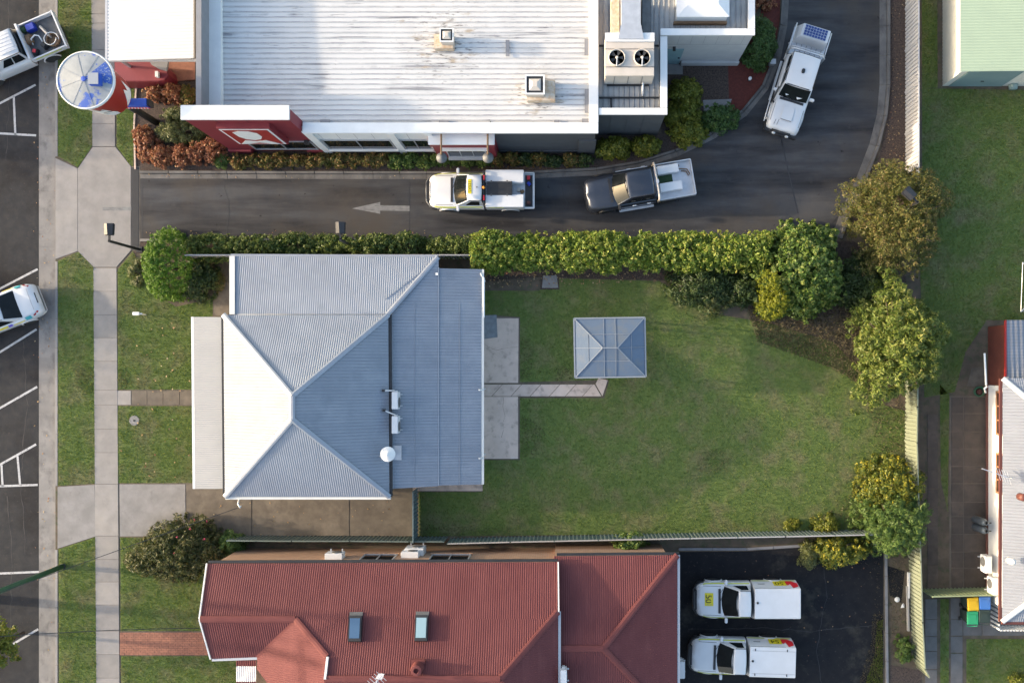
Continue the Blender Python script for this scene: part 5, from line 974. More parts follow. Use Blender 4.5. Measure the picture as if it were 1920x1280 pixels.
v.part(MB().lathe([(.03, 0), (.03, .06)], (xf - 2.55, 0, rz - .01), 8), 'aerial_base', 'black')
for i, (x, y, m) in enumerate(((-xf + .3, -.66, 'decalred'), (-xf + .28, -.35, 'blue'), (-xf + .3, .62, 'rustred'), (-xf + .62, .05, 'wood'), (-xf + .8, -.05, 'beige'))): v.part(MB().box((x, y, .93), (.16, .2, .15), i * .7), 'tool', m, bevel=.02)
# 2: navy dual cab ute
c = W(1199, 348, .9); v = Car('navy_ute', 'dark navy dual cab ute with silver tray in the drive lane', 'ute', c.x, c.y - .04, 189.6, 5.55, HIL + [(2.2, 1.09, .925), (3.5, 1.09, .92)], (1.3, 3.55, 2.05, 3.42, .80, .66, 1.09, 1.70, .18, .10), 'carnavy', (.95, 4.2), ((.2, .55), (.59, .94)))
xf = v.xf; v.nose(0); v.hoodlines('black'); v.part(MB().bx(-xf + .05, xf - 3.5, -.42, .42, .42, .68), 'chassis', 'black'); v.part(MB().bx(-xf, xf - 3.62, -.92, .92, .76, .86), 'tray', 'alu', bevel=.01)
mb = MB()
for sg in (1, -1): beam(mb, (-xf + .02, sg * .90, 1.0), (xf - 3.66, sg * .90, 1.0), .045, .26)
beam(mb, (-xf + .02, -.88, 1.0), (-xf + .02, .88, 1.0), .045, .26); v.part(mb, 'tray_side', 'alu')
mb = MB(); mb.tube([(xf - 3.6, .92, .8), (xf - 3.6, .92, 1.55), (xf - 3.6, .8, 1.66), (xf - 3.6, -.8, 1.66), (xf - 3.6, -.92, 1.55), (xf - 3.6, -.92, .8)], .05, 8); v.part(mb, 'headboard_hoop', 'beige', smooth=True); v.part(MB().box((xf - 3.62, .05, 1.70), (.14, .22, .12)), 'work_light', 'alu', bevel=.03)
v.part(MB().bx(xf - 3.75, xf - 4.85, -.78, -.36, .87, 1.22), 'tool_box', 'boxwhite', bevel=.02); v.part(MB().bx(xf - 3.75, xf - 4.9, .10, .54, .87, 1.22), 'tool_box', 'boxwhite', bevel=.02); v.part(MB().bx(xf - 3.75, xf - 4.5, -.34, .08, .865, .90), 'floor_mat', 'greenmat')
v.part(MB().tube([(-xf + .62, -.74, .92), (-xf + .72, -.55, .95), (-xf + .5, -.52, .95), (-xf + .25, -.45, .95), (-xf + .14, -.2, .92), (-xf + .22, -.12, .9), (-xf + .3, -.35, .92), (-xf + .55, -.42, .92)], .028, 6), 'strap', 'wood', smooth=True)
for sg in (1, -1):
    v.part(MB().bx(xf - 1.6, xf - 3.4, sg * .93, sg * 1.06, .36, .42), 'side_step', 'alu', bevel=.015)
    for x in (xf - 2.35, xf - 3.1): v.part(MB().box((x, sg * .945, .98), (.2, .04, .05)), 'door_handle', 'lamp')
v.part(MB().lathe([(.02, 0), (.01, .12)], (xf - 2.2, .1, 1.77), 6), 'aerial_base', 'black')
# 3: white ute with solar panel
c = W(1494, 152, .9); LC = [(0, .80, .72), (.06, .98, .80), (.25, 1.10, .84), (.7, 1.16, .85), (1.5, 1.20, .86)]
v = Car('solar_ute', 'white boxy ute with roof ladder tray and blue solar panel turning into the lane', 'ute', c.x, c.y, -107.2, 5.4, LC + [(2.4, 1.20, .88), (3.8, 1.20, .88)], (1.55, 3.85, 2.05, 3.72, .78, .72, 1.18, 1.88, .06, .04), 'carwhite', (.95, 4.2), ((.1, .5), (.54, .92)))
xf = v.xf; v.nose(2); v.part(MB().box((xf - .02, 0, .62), (.30, 1.72, .34)), 'steel_bumper', 'black', bevel=.04)
for y in (.35, -.35): v.part(MB().lathe([(.10, 0), (.09, .06)], (xf + .12, y, .78), 14, 'X'), 'spot_light', 'lamp')
v.part(MB().bx(xf - .5, xf - 1.2, -.30, .30, 1.19, 1.235), 'bonnet_scoop', 'carwhite', bevel=.02); v.part(MB().bx(xf - .505, xf - .56, -.28, .28, 1.20, 1.225), 'scoop_slot', 'black'); v.hoodlines()
v.part(MB().tube([(xf - .2, -.35, 1.0), (xf - .25, -.42, 1.8)], .012, 5), 'aerial', 'black'); v.part(MB().tube([(xf - .2, -.5, 1.0), (xf - .25, -.55, 1.7)], .012, 5), 'aerial', 'black')
for x, y in ((xf - 1.62, .3), (xf - 1.66, -.3)): v.part(MB().box((x - .12, y, 1.42), (.16, .3, .02), .5), 'dashboard_paper', 'white')
v.part(MB().tube([(xf - 1.25, -.80, 1.0), (xf - 1.3, -.93, 1.2), (xf - 1.75, -.92, 1.95)], .05, 8), 'snorkel', 'black', smooth=True); v.part(MB().box((xf - 2.85, 0, 1.985), (.24, .16, .07)), 'roof_beacon', 'steel', bevel=.03)
v.part(MB().bx(-xf + .05, xf - 3.8, -.42, .42, .42, .7), 'chassis', 'black'); v.part(MB().bx(-xf + .02, xf - 3.92, -.92, .92, .78, .90), 'tray', 'alu', bevel=.01)
mb = MB()
for k in range(7): mb.bx(-xf + .05, xf - 3.95, -.84 + k * .26, -.82 + k * .26, .90, .915)
v.part(mb, 'tray_ribs', 'aludark')
mb = MB(); mb.tube([(xf - 3.92, .9, .85), (xf - 3.92, .9, 1.5), (xf - 3.92, .75, 1.75), (xf - 3.92, -.75, 1.75), (xf - 3.92, -.9, 1.5), (xf - 3.92, -.9, .85)], .045, 8); mb.tube([(xf - 4.05, .9, .85), (xf - 4.05, .9, 1.45), (xf - 4.05, .72, 1.68), (xf - 4.05, -.72, 1.68), (xf - 4.05, -.9, 1.45), (xf - 4.05, -.9, .85)], .03, 8); v.part(mb, 'headboard_hoop', 'alu', smooth=True)
mb = MB(); mb.add([(-xf + .05, -.86, .9), (-xf + .85, -.86, .9), (-xf + .85, .86, .9), (-xf + .05, .86, .9), (-xf + .08, -.60, 1.6), (-xf + .72, -.60, 1.6), (-xf + .72, .80, 1.6), (-xf + .08, .80, 1.6)], [(0, 1, 5, 4), (1, 2, 6, 5), (2, 3, 7, 6), (3, 0, 4, 7), (4, 5, 6, 7)]); v.part(mb, 'rear_box', 'boxwhite', bevel=.02)
sp = v.part(MB().bx(-xf + .13, -xf + .67, -.50, .66, 1.612, 1.635), 'solar_panel', 'solar'); mb = MB()
for k in range(9): mb.bx(-xf + .13, -xf + .67, -.505 + k * .145, -.495 + k * .145, 1.636, 1.640)
for k in range(5): mb.bx(-xf + .125 + k * .135, -xf + .135 + k * .135, -.5, .66, 1.641, 1.644)
mb.build('cell_grid', 'alu', sp, local=True)
mb = MB()
for sg in (1, -1): mb.tube([(-xf + .05, sg * .91, .9), (-xf + .05, sg * .91, 1.3), (xf - 4.0, sg * .91, 1.3)], .03, 6)
v.part(mb, 'tray_rail', 'alu', smooth=True); v.part(MB().bx(xf - 1.5, xf - 3.6, -1.04, -.93, .42, .48), 'side_step', 'alu'); v.part(MB().tube([(xf - .3, -.98, .75), (xf - 1.6, -1.0, .72), (xf - 3.4, -.98, .70)], .035, 6), 'side_rail', 'alu', smooth=True)
# 4/5: numbered canopy utes
def mineute(X, Y, deg, num, label, hood):
    v = Car('canopy_ute', label, 'ute', X, Y, deg, 5.15, HIL + [(2.0, 1.08, .92), (2.75, 1.08, .92)], (1.2, 2.75, 1.98, 2.66, .80, .66, 1.08, 1.68, .17, .11), 'carwhite', (.95, 4.0), ((.30, .86),), 'numbered white canopy utes'); xf = v.xf
    v.nose(2); v.hoodlines(); v.stripe(.35, 1.4, .2, .75, 'lime'); v.stripe(1.5, 2.7, .1, .6, 'lime'); v.part(MB().bx(-xf + .05, xf - 2.75, -.45, .45, .42, .7), 'chassis', 'black')
    pr = [(-.95, .55), (.95, .55), (.95, .70), (.76, 1.62), (.70, 1.66), (-.70, 1.66), (-.76, 1.62), (-.95, .70)]; mb = MB(); n = len(pr); mb.v = [Vector((xf - 2.84, y, z)) for y, z in pr] + [Vector((-xf, y, z)) for y, z in pr]
    mb.f = [tuple(range(n)), tuple(range(2 * n - 1, n - 1, -1))] + [(i, (i + 1) % n, n + (i + 1) % n, n + i) for i in range(n)]; v.part(mb, 'canopy', 'boxwhite', bevel=.02)
    for sg in (1, -1):
        # decals on the sloping canopy side
        def side(x, f, lift=.012): return Vector((x, sg * (lerp(.95, .76, f) + lift * .98), lerp(.70, 1.62, f) + lift * .2))
        def sq(pts, nm, m, lift=.012): v.part(MB().add([side(x, f, lift) for x, f in pts], [tuple(range(len(pts)))]), nm, m)
        sq([(xf - 2.86, .98), (-xf + .5, .98), (-xf + .5, .955), (xf - 2.86, .955)], 'door_gap', 'black'); sq([(xf - 2.86, .02), (-xf + .1, .02), (-xf + .1, .10), (xf - 2.86, .10)], 'side_stripe', 'lime')
        sq([(-xf + 1.25, .12), (-xf + .9, .12), (-xf + .55, .62), (-xf + .42, .45), (-xf + .35, .95), (-xf + .05, .75), (-xf + .05, .35), (-xf + .3, .12)], 'chevron_decal', 'decalred', .010)
        sq([(-xf + 1.26, .14), (-xf + .62, .14), (-xf + .62, .66), (-xf + 1.26, .66)], 'number_plate', 'yellow', .016)
        n0 = Vector((0, sg * .98, .2)).normalized(); upv = (side(0, 1, 0) - side(0, 0, 0)).normalized(); rt = upv.cross(n0)
        Mx = Matrix((rt, upv, n0)).transposed().to_4x4(); Mx.translation = side(-xf + .95, .4, .022); textmesh('side_number', num, .46, 'decalblack', v.root, Mx)
        sq([(xf - 3.1, .42), (xf - 3.45, .42), (xf - 3.45, .5), (xf - 3.1, .5)], 'small_print', 'midgrey')
        v.part(MB().bx(-xf - .03, -xf, sg * .82, sg * .90, .75, 1.0), 'tail_light', 'tail')
    v.part(MB().lathe([(.06, 0), (.05, .05)], (xf - 2.98, -.05, 1.665), 10), 'roof_vent', 'steel')
    if hood:
        v.decal(xf - .42, xf - .85, -.40, .26, 'yellow', 'bonnet_plate', .008); x, y = xf - .60, -.10
        textmesh('bonnet_number', num, .44, 'decalblack', v.root, Matrix.Translation((x, y, v.z(x, y) + .022)) @ Matrix.Rotation(math.pi / 2, 4, 'Z')); v.decal(xf - .5, xf - .8, .19, .21, 'midgrey', 'small_print', .014, 2, 1)
    else:
        for y in (.62, -.62):
            for x in (xf - 3.1, -xf + .45): v.part(MB().bx(x - .02, x + .02, y - .06, y + .06, 1.66, 1.68), 'roof_hinge', 'steel')
            v.part(MB().bx(-xf + .05, xf - 2.95, y * .92 - .006, y * .92 + .006, 1.658, 1.666), 'roof_seam', 'midgrey')
    return v
mineute(9.25, -11.82, 180, '50', 'white canopy ute numbered 50 with a yellow plate on its bonnet', True); mineute(9.0, -14.72, 178.3, '54', 'white canopy ute numbered 54 with a plain bonnet', False)
# 6: white ute with open tray at the kerb
s_z = -.12
v = Car('tray_ute', 'white dual cab ute with a cluttered open tray parked at the kerb', 'ute', -28.25, 16.25, 203.2, 5.3, HIL + [(2.2, 1.09, .925), (3.3, 1.09, .92)], (1.3, 3.32, 2.05, 3.22, .80, .68, 1.09, 1.70, .18, .10), 'carwhite', (.95, 4.15), ((.2, .55), (.59, .94))); xf = v.xf; v.nose(1); v.hoodlines()
v.part(MB().bx(-xf + .05, xf - 3.3, -.42, .42, .42, .7), 'chassis', 'black'); v.part(MB().bx(-xf + .04, xf - 3.42, -.93, .93, .78, .86), 'tray', 'aludark')
mb = MB()
for sg in (1, -1): beam(mb, (-xf + .02, sg * .94, 1.0), (xf - 3.42, sg * .94, 1.0), .06, .30)
beam(mb, (-xf + .0, -1.0, 1.0), (-xf + .0, 1.0, 1.0), .07, .30); beam(mb, (xf - 3.42, -.96, 1.1), (xf - 3.42, .96, 1.1), .10, .5); v.part(mb, 'tray_side', 'boxwhite'); v.part(MB().bx(-xf + .3, xf - 3.6, .972, .982, 1.02, 1.08), 'side_stripe', 'lime')
for k in range(6): v.part(MB().bx(xf - 2.2, xf - 3.15, -.45 + k * .18, -.43 + k * .18, 1.772, 1.785), 'roof_rib', 'carwhite')
def intray(x, y, z): a = math.radians(203.2); return (-28.25 + x * math.cos(a) - y * math.sin(a), 16.25 + x * math.sin(a) + y * math.cos(a), z)
T = .745
t = thing('blue_crate', 'blue plastic crate in the open tray of the parked ute', 'crate', intray(-1.35, -.62, T), .4); mb = MB(); mb.box((0, 0, .16), (.42, .34, .32), 0, 1.1); mb.build('tub', 'blue', t, local=True, bevel=.02); MB().box((0, 0, .335), (.38, .30, .02)).build('rim', 'blue', t, local=True)
t = thing('wire_coil', 'round coil of grey cable in the open tray', 'coil', intray(-2.1, .35, T)); MB().tube([(math.cos(a) * .34, math.sin(a) * .34, .2 + .01 * k) for k, a in enumerate([2 * math.pi * q / 24 for q in range(25)])], .025, 6).build('ring', 'alu', t, True, local=True); MB().lathe([(.33, 0), (.33, .18), (.30, .18), (.30, .02), (0.01, .02)], (0, 0, 0), 24).build('drum', 'wood', t, True, local=True, autos=.5)
t = thing('white_hose', 'white bent hose lying in the open tray', 'hose', intray(-1.4, .1, T)); MB().tube([(-.3, -.2, .05), (-.3, .05, .25), (-.1, .22, .3), (.1, .2, .28), (.2, 0, .15), (.22, -.25, .04)], .035, 8).build('tube', 'white', t, True, local=True)
for i, (x, y, m, sx, sy, nm, lab) in enumerate(((-1.0, -.15, 'wood', .35, .5, 'cardboard_box', 'brown box in the tray of the parked ute'), (-1.6, .45, 'steel', .3, .35, 'toolbox', 'dark toolbox in the tray of the parked ute'), (-1.05, .55, 'black', .3, .28, 'bucket', 'black bucket with red lid in the tray of the parked ute'), (-.95, -.7, 'greenmat', .3, .4, 'canvas_bag', 'dark canvas bag in the tray of the parked ute'), (-1.9, -.2, 'beige', .8, .12, 'timber_offcut', 'pale timber offcut in the tray of the parked ute'))):
    t = thing(nm, lab, nm.split('_')[-1], intray(x, y, T), 3.5 + i * .5); MB().box((0, 0, .12), (sx, sy, .24), 0, .9).build('body', m, t, local=True, bevel=.03); MB().box((0, 0, .25), (sx * .6, sy * .6, .04)).build('lid', 'decalred' if nm == 'bucket' else m, t, local=True, bevel=.01)
# 7: patrol sedan
SED = [(0, .62, .60), (.08, .74, .74), (.3, .82, .85), (.8, .90, .91), (1.25, .96, .925), (2.4, .98, .93), (3.6, 1.0, .93), (4.2, 1.0, .91), (4.6, .98, .86), (4.8, .90, .78), (4.9, .74, .68)]
v = Car('marked_sedan', 'white sedan with yellow, teal and purple markings parked at an angle', 'car', -29.35, 2.75, 201, 4.9, SED, (1.25, 4.05, 2.05, 3.15, .80, .60, .97, 1.42, .20, .12), 'carwhite', (.95, 3.85), ((.16, .42), (.45, .80)), wr=.34); xf = v.xf; v.nose(0)
v.stripe(1.4, 3.0, .1, .9, 'yellow'); v.stripe(3.02, 3.25, 0, 1, 'purple'); v.stripe(3.3, 3.9, .6, .95, 'yellow'); v.stripe(4.0, 4.32, -.6, 1, 'teald')
for sg in (1, -1): v.part(MB().add([(-xf + .42, sg * .86, .93), (-xf + .18, sg * .72, .90), (-xf + .10, sg * .40, .88), (-xf + .16, sg * .40, .93), (-xf + .26, sg * .70, .95), (-xf + .45, sg * .80, .985)], [(0, 1, 2, 3, 4, 5)]), 'tail_light', 'tail')
v.part(MB().box((-xf + .07, 0, .86), (.05, .55, .06)), 'boot_handle', 'steel'); v.decal(-xf + .30, -xf + .32, -.75, .75, 'midgrey', 'boot_gap', .004, 1, 8)
s_z = .012
# ================= OTHER OBJECTS =================
bk = thing('bucket_sign', 'big red and white bucket sign with flaking blue-grey lid on a black post', 'sign', (-21.3, 12.78, 0)); bx_, by_ = -21.3, 12.78
MB().lathe([(.17, 0), (.17, 4.6)], (bx_, by_, 0), 16).build('post', 'black', bk, True); MB().lathe([(.9, 4.5), (.95, 4.6), (1.22, 6.7), (1.22, 6.72)], (bx_, by_, 0), 48).build('bucket', 'redsign', bk, True, autos=.6)
MB().lathe([(1.22, 6.66), (1.29, 6.68), (1.29, 6.80), (1.24, 6.83), (1.22, 6.78)], (bx_, by_, 0), 48).build('bucket_rim', 'white', bk, True)
ld = MB().lathe([(1.23, 6.76), (1.22, 6.80), (.12, 6.95), (.10, 6.97), (.0, 6.98)], (bx_, by_, 0), 48).build('lid', 'lid', bk, False); o = ORG[bk.name]
for k in range(8): a = k * math.pi / 4 + .3; mb = MB(); beam(mb, Vector((bx_ + .1 * math.cos(a), by_ + .1 * math.sin(a), 6.962)) - o, Vector((bx_ + 1.2 * math.cos(a), by_ + 1.2 * math.sin(a), 6.812)) - o, .012, .008); mb.build('lid_seam', 'galv_cap', ld, local=True)
M['lidblue'] = mat('lid_blue', (.03, .085, .34), (.035, .10, .37), 3, .7, layers=[((.34, .37, .39), 4, .56, .62, (2.5, 5, 1))])
mb = MB()
for a0 in range(12): a, b = -.16 + a0 * .075, -.16 + (a0 + 1) * .075; mb.add([Vector((bx_ + r_ * math.cos(q_), by_ + r_ * math.sin(q_), z_)) - o for r_, q_, z_ in ((.12, a, 6.958), (1.19, a, 6.812), (1.19, b, 6.812), (.12, b, 6.958))], [(0, 1, 2, 3)])
mb.build('bare_sector', 'lidblue', ld, local=True)
ha = MB().box((bx_ + .55, by_ - .05, 7.0), (.50, .52, .30)).build('hatch', 'bluesign', bk, bevel=.02); MB().box(Vector((bx_ + .53, by_ - .05, 7.16)) - o, (.46, .50, .02)).build('hatch_lid', 'galv_cap', ha, local=True)
mb = MB(); mb.lathe([(.13, 6.93), (.11, 6.99), (.02, 7.0)], (bx_, by_, 0), 8); mb.build('lid_boss', 'bluesign', bk)
def wrap(a0, a1, prof, m, nm, lift=.008):
    """patch on the bucket side: prof = list of (fraction of angle, z0, z1)"""
    mb = MB()
    for f, z0, z1 in prof:
        a = lerp(a0, a1, f)
        for z in (z0, z1): r = lerp(.95, 1.22, (z - 4.6) / 2.1) + lift; mb.v.append(Vector((bx_ + r * math.cos(a), by_ + r * math.sin(a), z)))
    for i in range(len(prof) - 1): mb.f.append((2 * i, 2 * i + 2, 2 * i + 3, 2 * i + 1))
    mb.build(nm, m, bk, True)
wrap(-.55, .30, [(0, 4.65, 4.7), (.2, 4.65, 4.95), (.45, 4.65, 5.35), (.6, 4.65, 5.6), (.7, 4.65, 5.1), (.85, 4.65, 5.4), (1, 4.65, 5.75)], 'white', 'side_emblem')
wrap(-1.95, -1.05, [(0, 4.9, 6.55), (.2, 4.75, 6.6), (.4, 4.7, 6.4), (.6, 4.65, 5.9), (.75, 4.65, 6.0), (.9, 4.65, 5.3), (1, 4.65, 5.0)], 'white', 'side_emblem')
for a0, a1, z0, z1 in ((-1.8, -1.3, 5.9, 6.0), (-1.5, -1.15, 5.4, 5.5), (-1.7, -1.4, 5.05, 5.15)): wrap(a0, a1, [(0, z0, z0 + .02), (.3, z0, z1), (.7, z0 - .06, z1 - .04), (1, z0 - .1, z0 - .06)], 'decalblack', 'emblem_line', .014)
MB().bx(bx_ + .15, bx_ + 1.25, by_ - .25, by_ + .12, 3.3, 3.75).build('side_sign', 'bluesign', bk, bevel=.02); mb = MB()
for k in range(7): x = bx_ + .2 + k * .15; mb.add([(x, by_ - .262, 3.32), (x + .07, by_ - .262, 3.32), (x + .12, by_ - .262, 3.5), (x + .05, by_ - .262, 3.5)], [(0, 1, 2, 3)])
mb.build('stripe_marks', 'white', bk); MB().bx(bx_ + .16, bx_ + 1.24, by_ - .258, by_ - .25, 3.3, 3.52).build('stripe_band', 'decalred', bk); MB().bx(bx_ + 1.25, bx_ + 1.36, by_ - .2, by_ + .1, 3.2, 3.7).build('side_sign_bracket', 'black', bk)
def arealamp(label, x, y, ang, h=3.1):
    t = thing('area_light', label, 'lamp post', (x, y, 0), ang, 'black lane light posts'); MB().box((0, 0, h / 2), (.11, .11, h)).build('pole', 'steel', t, local=True); MB().box((0, 0, .03), (.3, .3, .06)).build('base_plate', 'steel', t, local=True)
    MB().bx(0, .32, -.04, .04, h - .08, h).build('arm', 'steel', t, local=True); hd = MB().prism([(.28, -.22), (.86, -.25), (.86, .25), (.28, .22)], h - .12, h + .06).build('lamp_head', 'black', t, local=True, bevel=.03)
    MB().add([(.30, -.2, h + .062), (.84, -.22, h + .062), (.84, .05, h + .12), (.30, .02, h + .12), (.84, .22, h + .062), (.30, .2, h + .062)], [(0, 1, 2, 3), (3, 2, 4, 5)]).build('head_cover', 'black', hd, local=True)
arealamp('black lamp post standing beside the clipped bright green conifer', -22.17, 6.17, math.pi / 2); c = W(638, 449, 3.1); arealamp('black lamp post standing inside the dark green hedge', c.x, c.y, math.pi / 2); c = W(1721, 379, 4.3); arealamp('black lamp post rising through the brownish tree', c.x, c.y, math.radians(135), 4.3)
c = W(285, 590); t = thing('garden_light', 'white headed garden light on a short post in the front lawn', 'garden light', (c.x - .3, c.y, 0)); MB().tube([(c.x - .3, c.y, 0), (c.x - .3, c.y, .95)], .03, 8).build('post', 'white', t); MB().box((c.x - .36, c.y, .98), (.36, .17, .07)).build('head', 'white', t, bevel=.02); MB().box((c.x - .12, c.y, .95), (.14, .06, .04)).build('arm', 'alu', t)
c = W(252, 788); t = thing('manhole_cover', 'round grey concrete cover set in the front lawn', 'cover', (c.x, c.y, 0)); MB().lathe([(.26, -.03), (.26, .03), (.22, .035), (.02, .035)], (c.x, c.y, 0), 24).build('ring', 'conc_grey', t); MB().lathe([(.05, .03), (.05, .05)], (c.x, c.y, 0), 10).build('lifting_eye', 'steel', t)
# street pole and wires
pb = W(118, 1061); pl = thing('street_pole', 'tall dark green steel pole on the grass verge', 'pole', (pb.x, pb.y, 0)); MB().tube([(pb.x, pb.y, -.1), (pb.x, pb.y, 4), (pb.x, pb.y, 9)], [.135, .125, .105], 14).build('shaft', 'greenpole', pl, True); MB().lathe([(.16, -.02), (.16, .06), (.13, .08)], (pb.x, pb.y, 0), 14).build('base_collar', 'black', pl, True)
ca = MB(); beam(ca, (pb.x - .1, pb.y - 1.3, 8.5), (pb.x - .1, pb.y + 1.0, 8.5), .1, .12); ca.build('crossarm', 'wood', pl)
def wire(label, a, b, sag):
    t = thing('service_wire', label, 'wire', a); a, b = Vector(a), Vector(b); MB().tube([a.lerp(b, k / 14) - Vector((0, 0, sag * 4 * (k / 14) * (1 - k / 14))) for k in range(15)], .016, 5).build('cable', 'black', t)
wire('thin black service wire from the green pole to the grey-roofed house', (pb.x, pb.y, 8.0), W(450, 950, 3.5), .35); wire('thin black service wire from the pole crossarm to the red-roofed house', (pb.x - .1, pb.y - 1.25, 8.5), W(374, 1177, 3.4), .4)
t = thing('shadow_pole', 'plain timber pole out of view across the street, added for its shadow band', 'pole', (-31.0, -11.95, -.13)); MB().tube([(-31.0, -11.95, -.2), (-31.0, -11.95, 10)], [.24, .19], 12).build('shaft', 'wood', t, True); MB().bx(-31.1, -30.9, -13.1, -10.8, 9.2, 9.35).build('crossarm', 'wood', t)  # unseen pole, added to cast the shadow band across the verge
# bins
def bin_(label, px, py, rz, m, lm=None):
    c = W(px, py, 1.0); t = thing('wheelie_bin', label, 'bin', (c.x, c.y, .02), rz, 'wheelie bins'); mb = MB()
    mb.add([(-.22, -.25, .06), (.22, -.25, .06), (.22, .22, .06), (-.22, .22, .06), (-.28, -.34, .98), (.28, -.34, .98), (.28, .30, .98), (-.28, .30, .98)], [(3, 2, 1, 0), (0, 1, 5, 4), (1, 2, 6, 5), (2, 3, 7, 6), (3, 0, 4, 7), (4, 5, 6, 7)]); mb.build('tub', 'bindark', t, local=True, bevel=.03)
    l = MB(); l.add([(-.30, -.36, .99), (.30, -.36, .99), (.30, .34, .99), (-.30, .34, .99), (-.28, -.33, 1.03), (.28, -.33, 1.03), (.27, .28, 1.07), (-.27, .28, 1.07)], [(3, 2, 1, 0), (0, 1, 5, 4), (1, 2, 6, 5), (2, 3, 7, 6), (3, 0, 4, 7), (4, 5, 6, 7)]); ld = l.build('lid', m, t, local=True, bevel=.02)
    MB().bx(-.18, .18, -.2, .16, 1.035, 1.06).build('lid_panel', m, ld, local=True, bevel=.02); mb = MB(); mb.tube([(-.25, .34, .97), (-.25, .42, .97), (.25, .42, .97), (.25, .34, .97)], .022, 6); mb.build('handle', m, t, True, local=True)
    for s_ in (-.26, .26): MB().lathe([(.10, -.025), (.10, .025)], (s_, .26, .10), 12, 'X').build('wheel', 'rubber', t, local=True)
bin_('wheelie bin with yellow lid beside the blue lidded one', 1824, 1132, math.pi + .05, 'binyellow'); bin_('wheelie bin with bright blue lid by the weatherboard house', 1846, 1130, math.pi, 'binblue'); bin_('wheelie bin with bright green lid in front of the yellow lidded one', 1823, 1158, math.pi, 'bingreen'); bin_('wheelie bin with dark lid next to the bright green lidded one', 1845, 1155, math.pi - .05, 'bindark'); bin_('green lidded bin half hidden under the leafy tree by the car park', 1676, 1022, math.pi, 'bingreen')
for px, py, lab in ((1849, 980, 'grey gas bottle against the weatherboard wall, farther from the air conditioner'), (1849, 995, 'grey gas bottle against the weatherboard wall, nearer the air conditioner')):
    c = W(px, py, 1.25); t = thing('gas_bottle', lab, 'gas bottle', (c.x, c.y, 0), 0, 'gas bottles'); MB().lathe([(.17, 0), (.19, .06), (.19, 1.02), (.15, 1.16), (.08, 1.22)], (c.x, c.y, 0), 20).build('cylinder', 'gas', t, True, autos=.8); MB().lathe([(.11, 1.2), (.11, 1.34), (.09, 1.34), (.09, 1.22)], (c.x, c.y, 0), 16).build('collar', 'gas', t, True); MB().tube([(c.x, c.y, 1.2), (c.x + .05, c.y, 1.3), (c.x + .25, c.y, 1.25)], .03, 6).build('valve', 'steel', t)
c = W(1838, 734, .2); t = thing('hose_coil', 'coiled green garden hose on the ground by the downpipe', 'hose', (c.x, c.y, 0)); MB().tube([(c.x + math.cos(k * .5) * (.22 + .008 * (k % 9)), c.y + math.sin(k * .5) * (.22 + .008 * (k % 7)), .03 + k * .004) for k in range(45)], .022, 6).build('coil', 'hosegreen', t, True); MB().lathe([(.12, 0), (.12, .12), (.05, .13)], (c.x, c.y, 0), 12).build('pot', 'rustred', t)
c = W(1895, 165); t = thing('garden_pot', 'dark round pot lying on its side by the shed wall', 'pot', (c.x, c.y, 0)); MB().lathe([(.20, -.15), (.26, .16), (.22, .16), (.17, -.1)], (c.x, c.y, .25), 18, 'Y').build('pot', 'sheddoor', t, True); MB().lathe([(.2, .0), (.05, .02)], (c.x, c.y + .16, .25), 14, 'Y').build('potting_soil', 'white', t)
c = W(1682, 1123); t = thing('drain_lid', 'round white lid on bare ground by the pale green fence', 'lid', (c.x, c.y, 0)); MB().lathe([(.13, 0), (.14, .02), (.12, .05), (.02, .055)], (c.x, c.y, 0), 18).build('disc', 'white', t, True); MB().box((c.x, c.y, .06), (.06, .06, .03)).build('knob', 'white', t)
c = W(1692, 1135); t = thing('paper_scrap', 'crumpled white scrap on bare ground by the pale green fence', 'litter', (c.x, c.y, 0)); mb = MB(); mb.add([(c.x - .1, c.y - .1, .02), (c.x + .08, c.y - .08, .06), (c.x + .1, c.y + .06, .02), (c.x + .02, c.y + .0, .1), (c.x + .03, c.y + .16, .04), (c.x - .04, c.y + .12, .08)], [(0, 1, 3), (1, 2, 3), (2, 4, 3), (4, 5, 3), (5, 0, 3)]); mb.build('scrap', 'white', t)
c = W(1404, 151); t = thing('garden_uplight', 'small pale spotlight standing in the red mulch', 'garden light', (c.x, c.y, 0)); MB().lathe([(.03, 0), (.03, .2), (.08, .22), (.09, .36), (.05, .38)], (c.x, c.y, 0), 12).build('body', 'white', t, True); MB().lathe([(.06, 0), (.06, .03)], (c.x, c.y, 0), 10).build('base', 'steel', t)
c = W(1960, 540, 1.9); t = thing('rotary_clothesline', 'silver rotary clothesline on the neighbour lawn', 'clothesline', (c.x, c.y, 0)); MB().tube([(c.x, c.y, 0), (c.x, c.y, 1.9)], .03, 8).build('mast', 'alu', t); mb = MB()
for k in range(4): a = math.pi / 2 * k + .75; beam(mb, (c.x, c.y, 1.85), (c.x + 1.75 * math.cos(a), c.y + 1.75 * math.sin(a), 2.0), .035, .035)
mb.build('arms', 'alu', t); mb = MB()
for r in (.7, .95, 1.2, 1.45, 1.7):
    for k in range(4): a, b = math.pi / 2 * k + .75, math.pi / 2 * (k + 1) + .75; mb.tube([(c.x + r * math.cos(a), c.y + r * math.sin(a), 1.95), (c.x + r * math.cos(b), c.y + r * math.sin(b), 1.95)], .012, 4)
mb.build('lines', 'alu', t)
c = W(1420, 112, .4); t = thing('irrigation_box', 'grey control box at the edge of the red mulch bed', 'box', (c.x + .8, c.y - .1, 0)); MB().box((c.x + .8, c.y - .1, .2), (.28, .22, .4)).build('cabinet', 'frame', t, bevel=.02); MB().box((c.x + .8, c.y - .1, .41), (.32, .26, .03)).build('lid', 'frame', t)
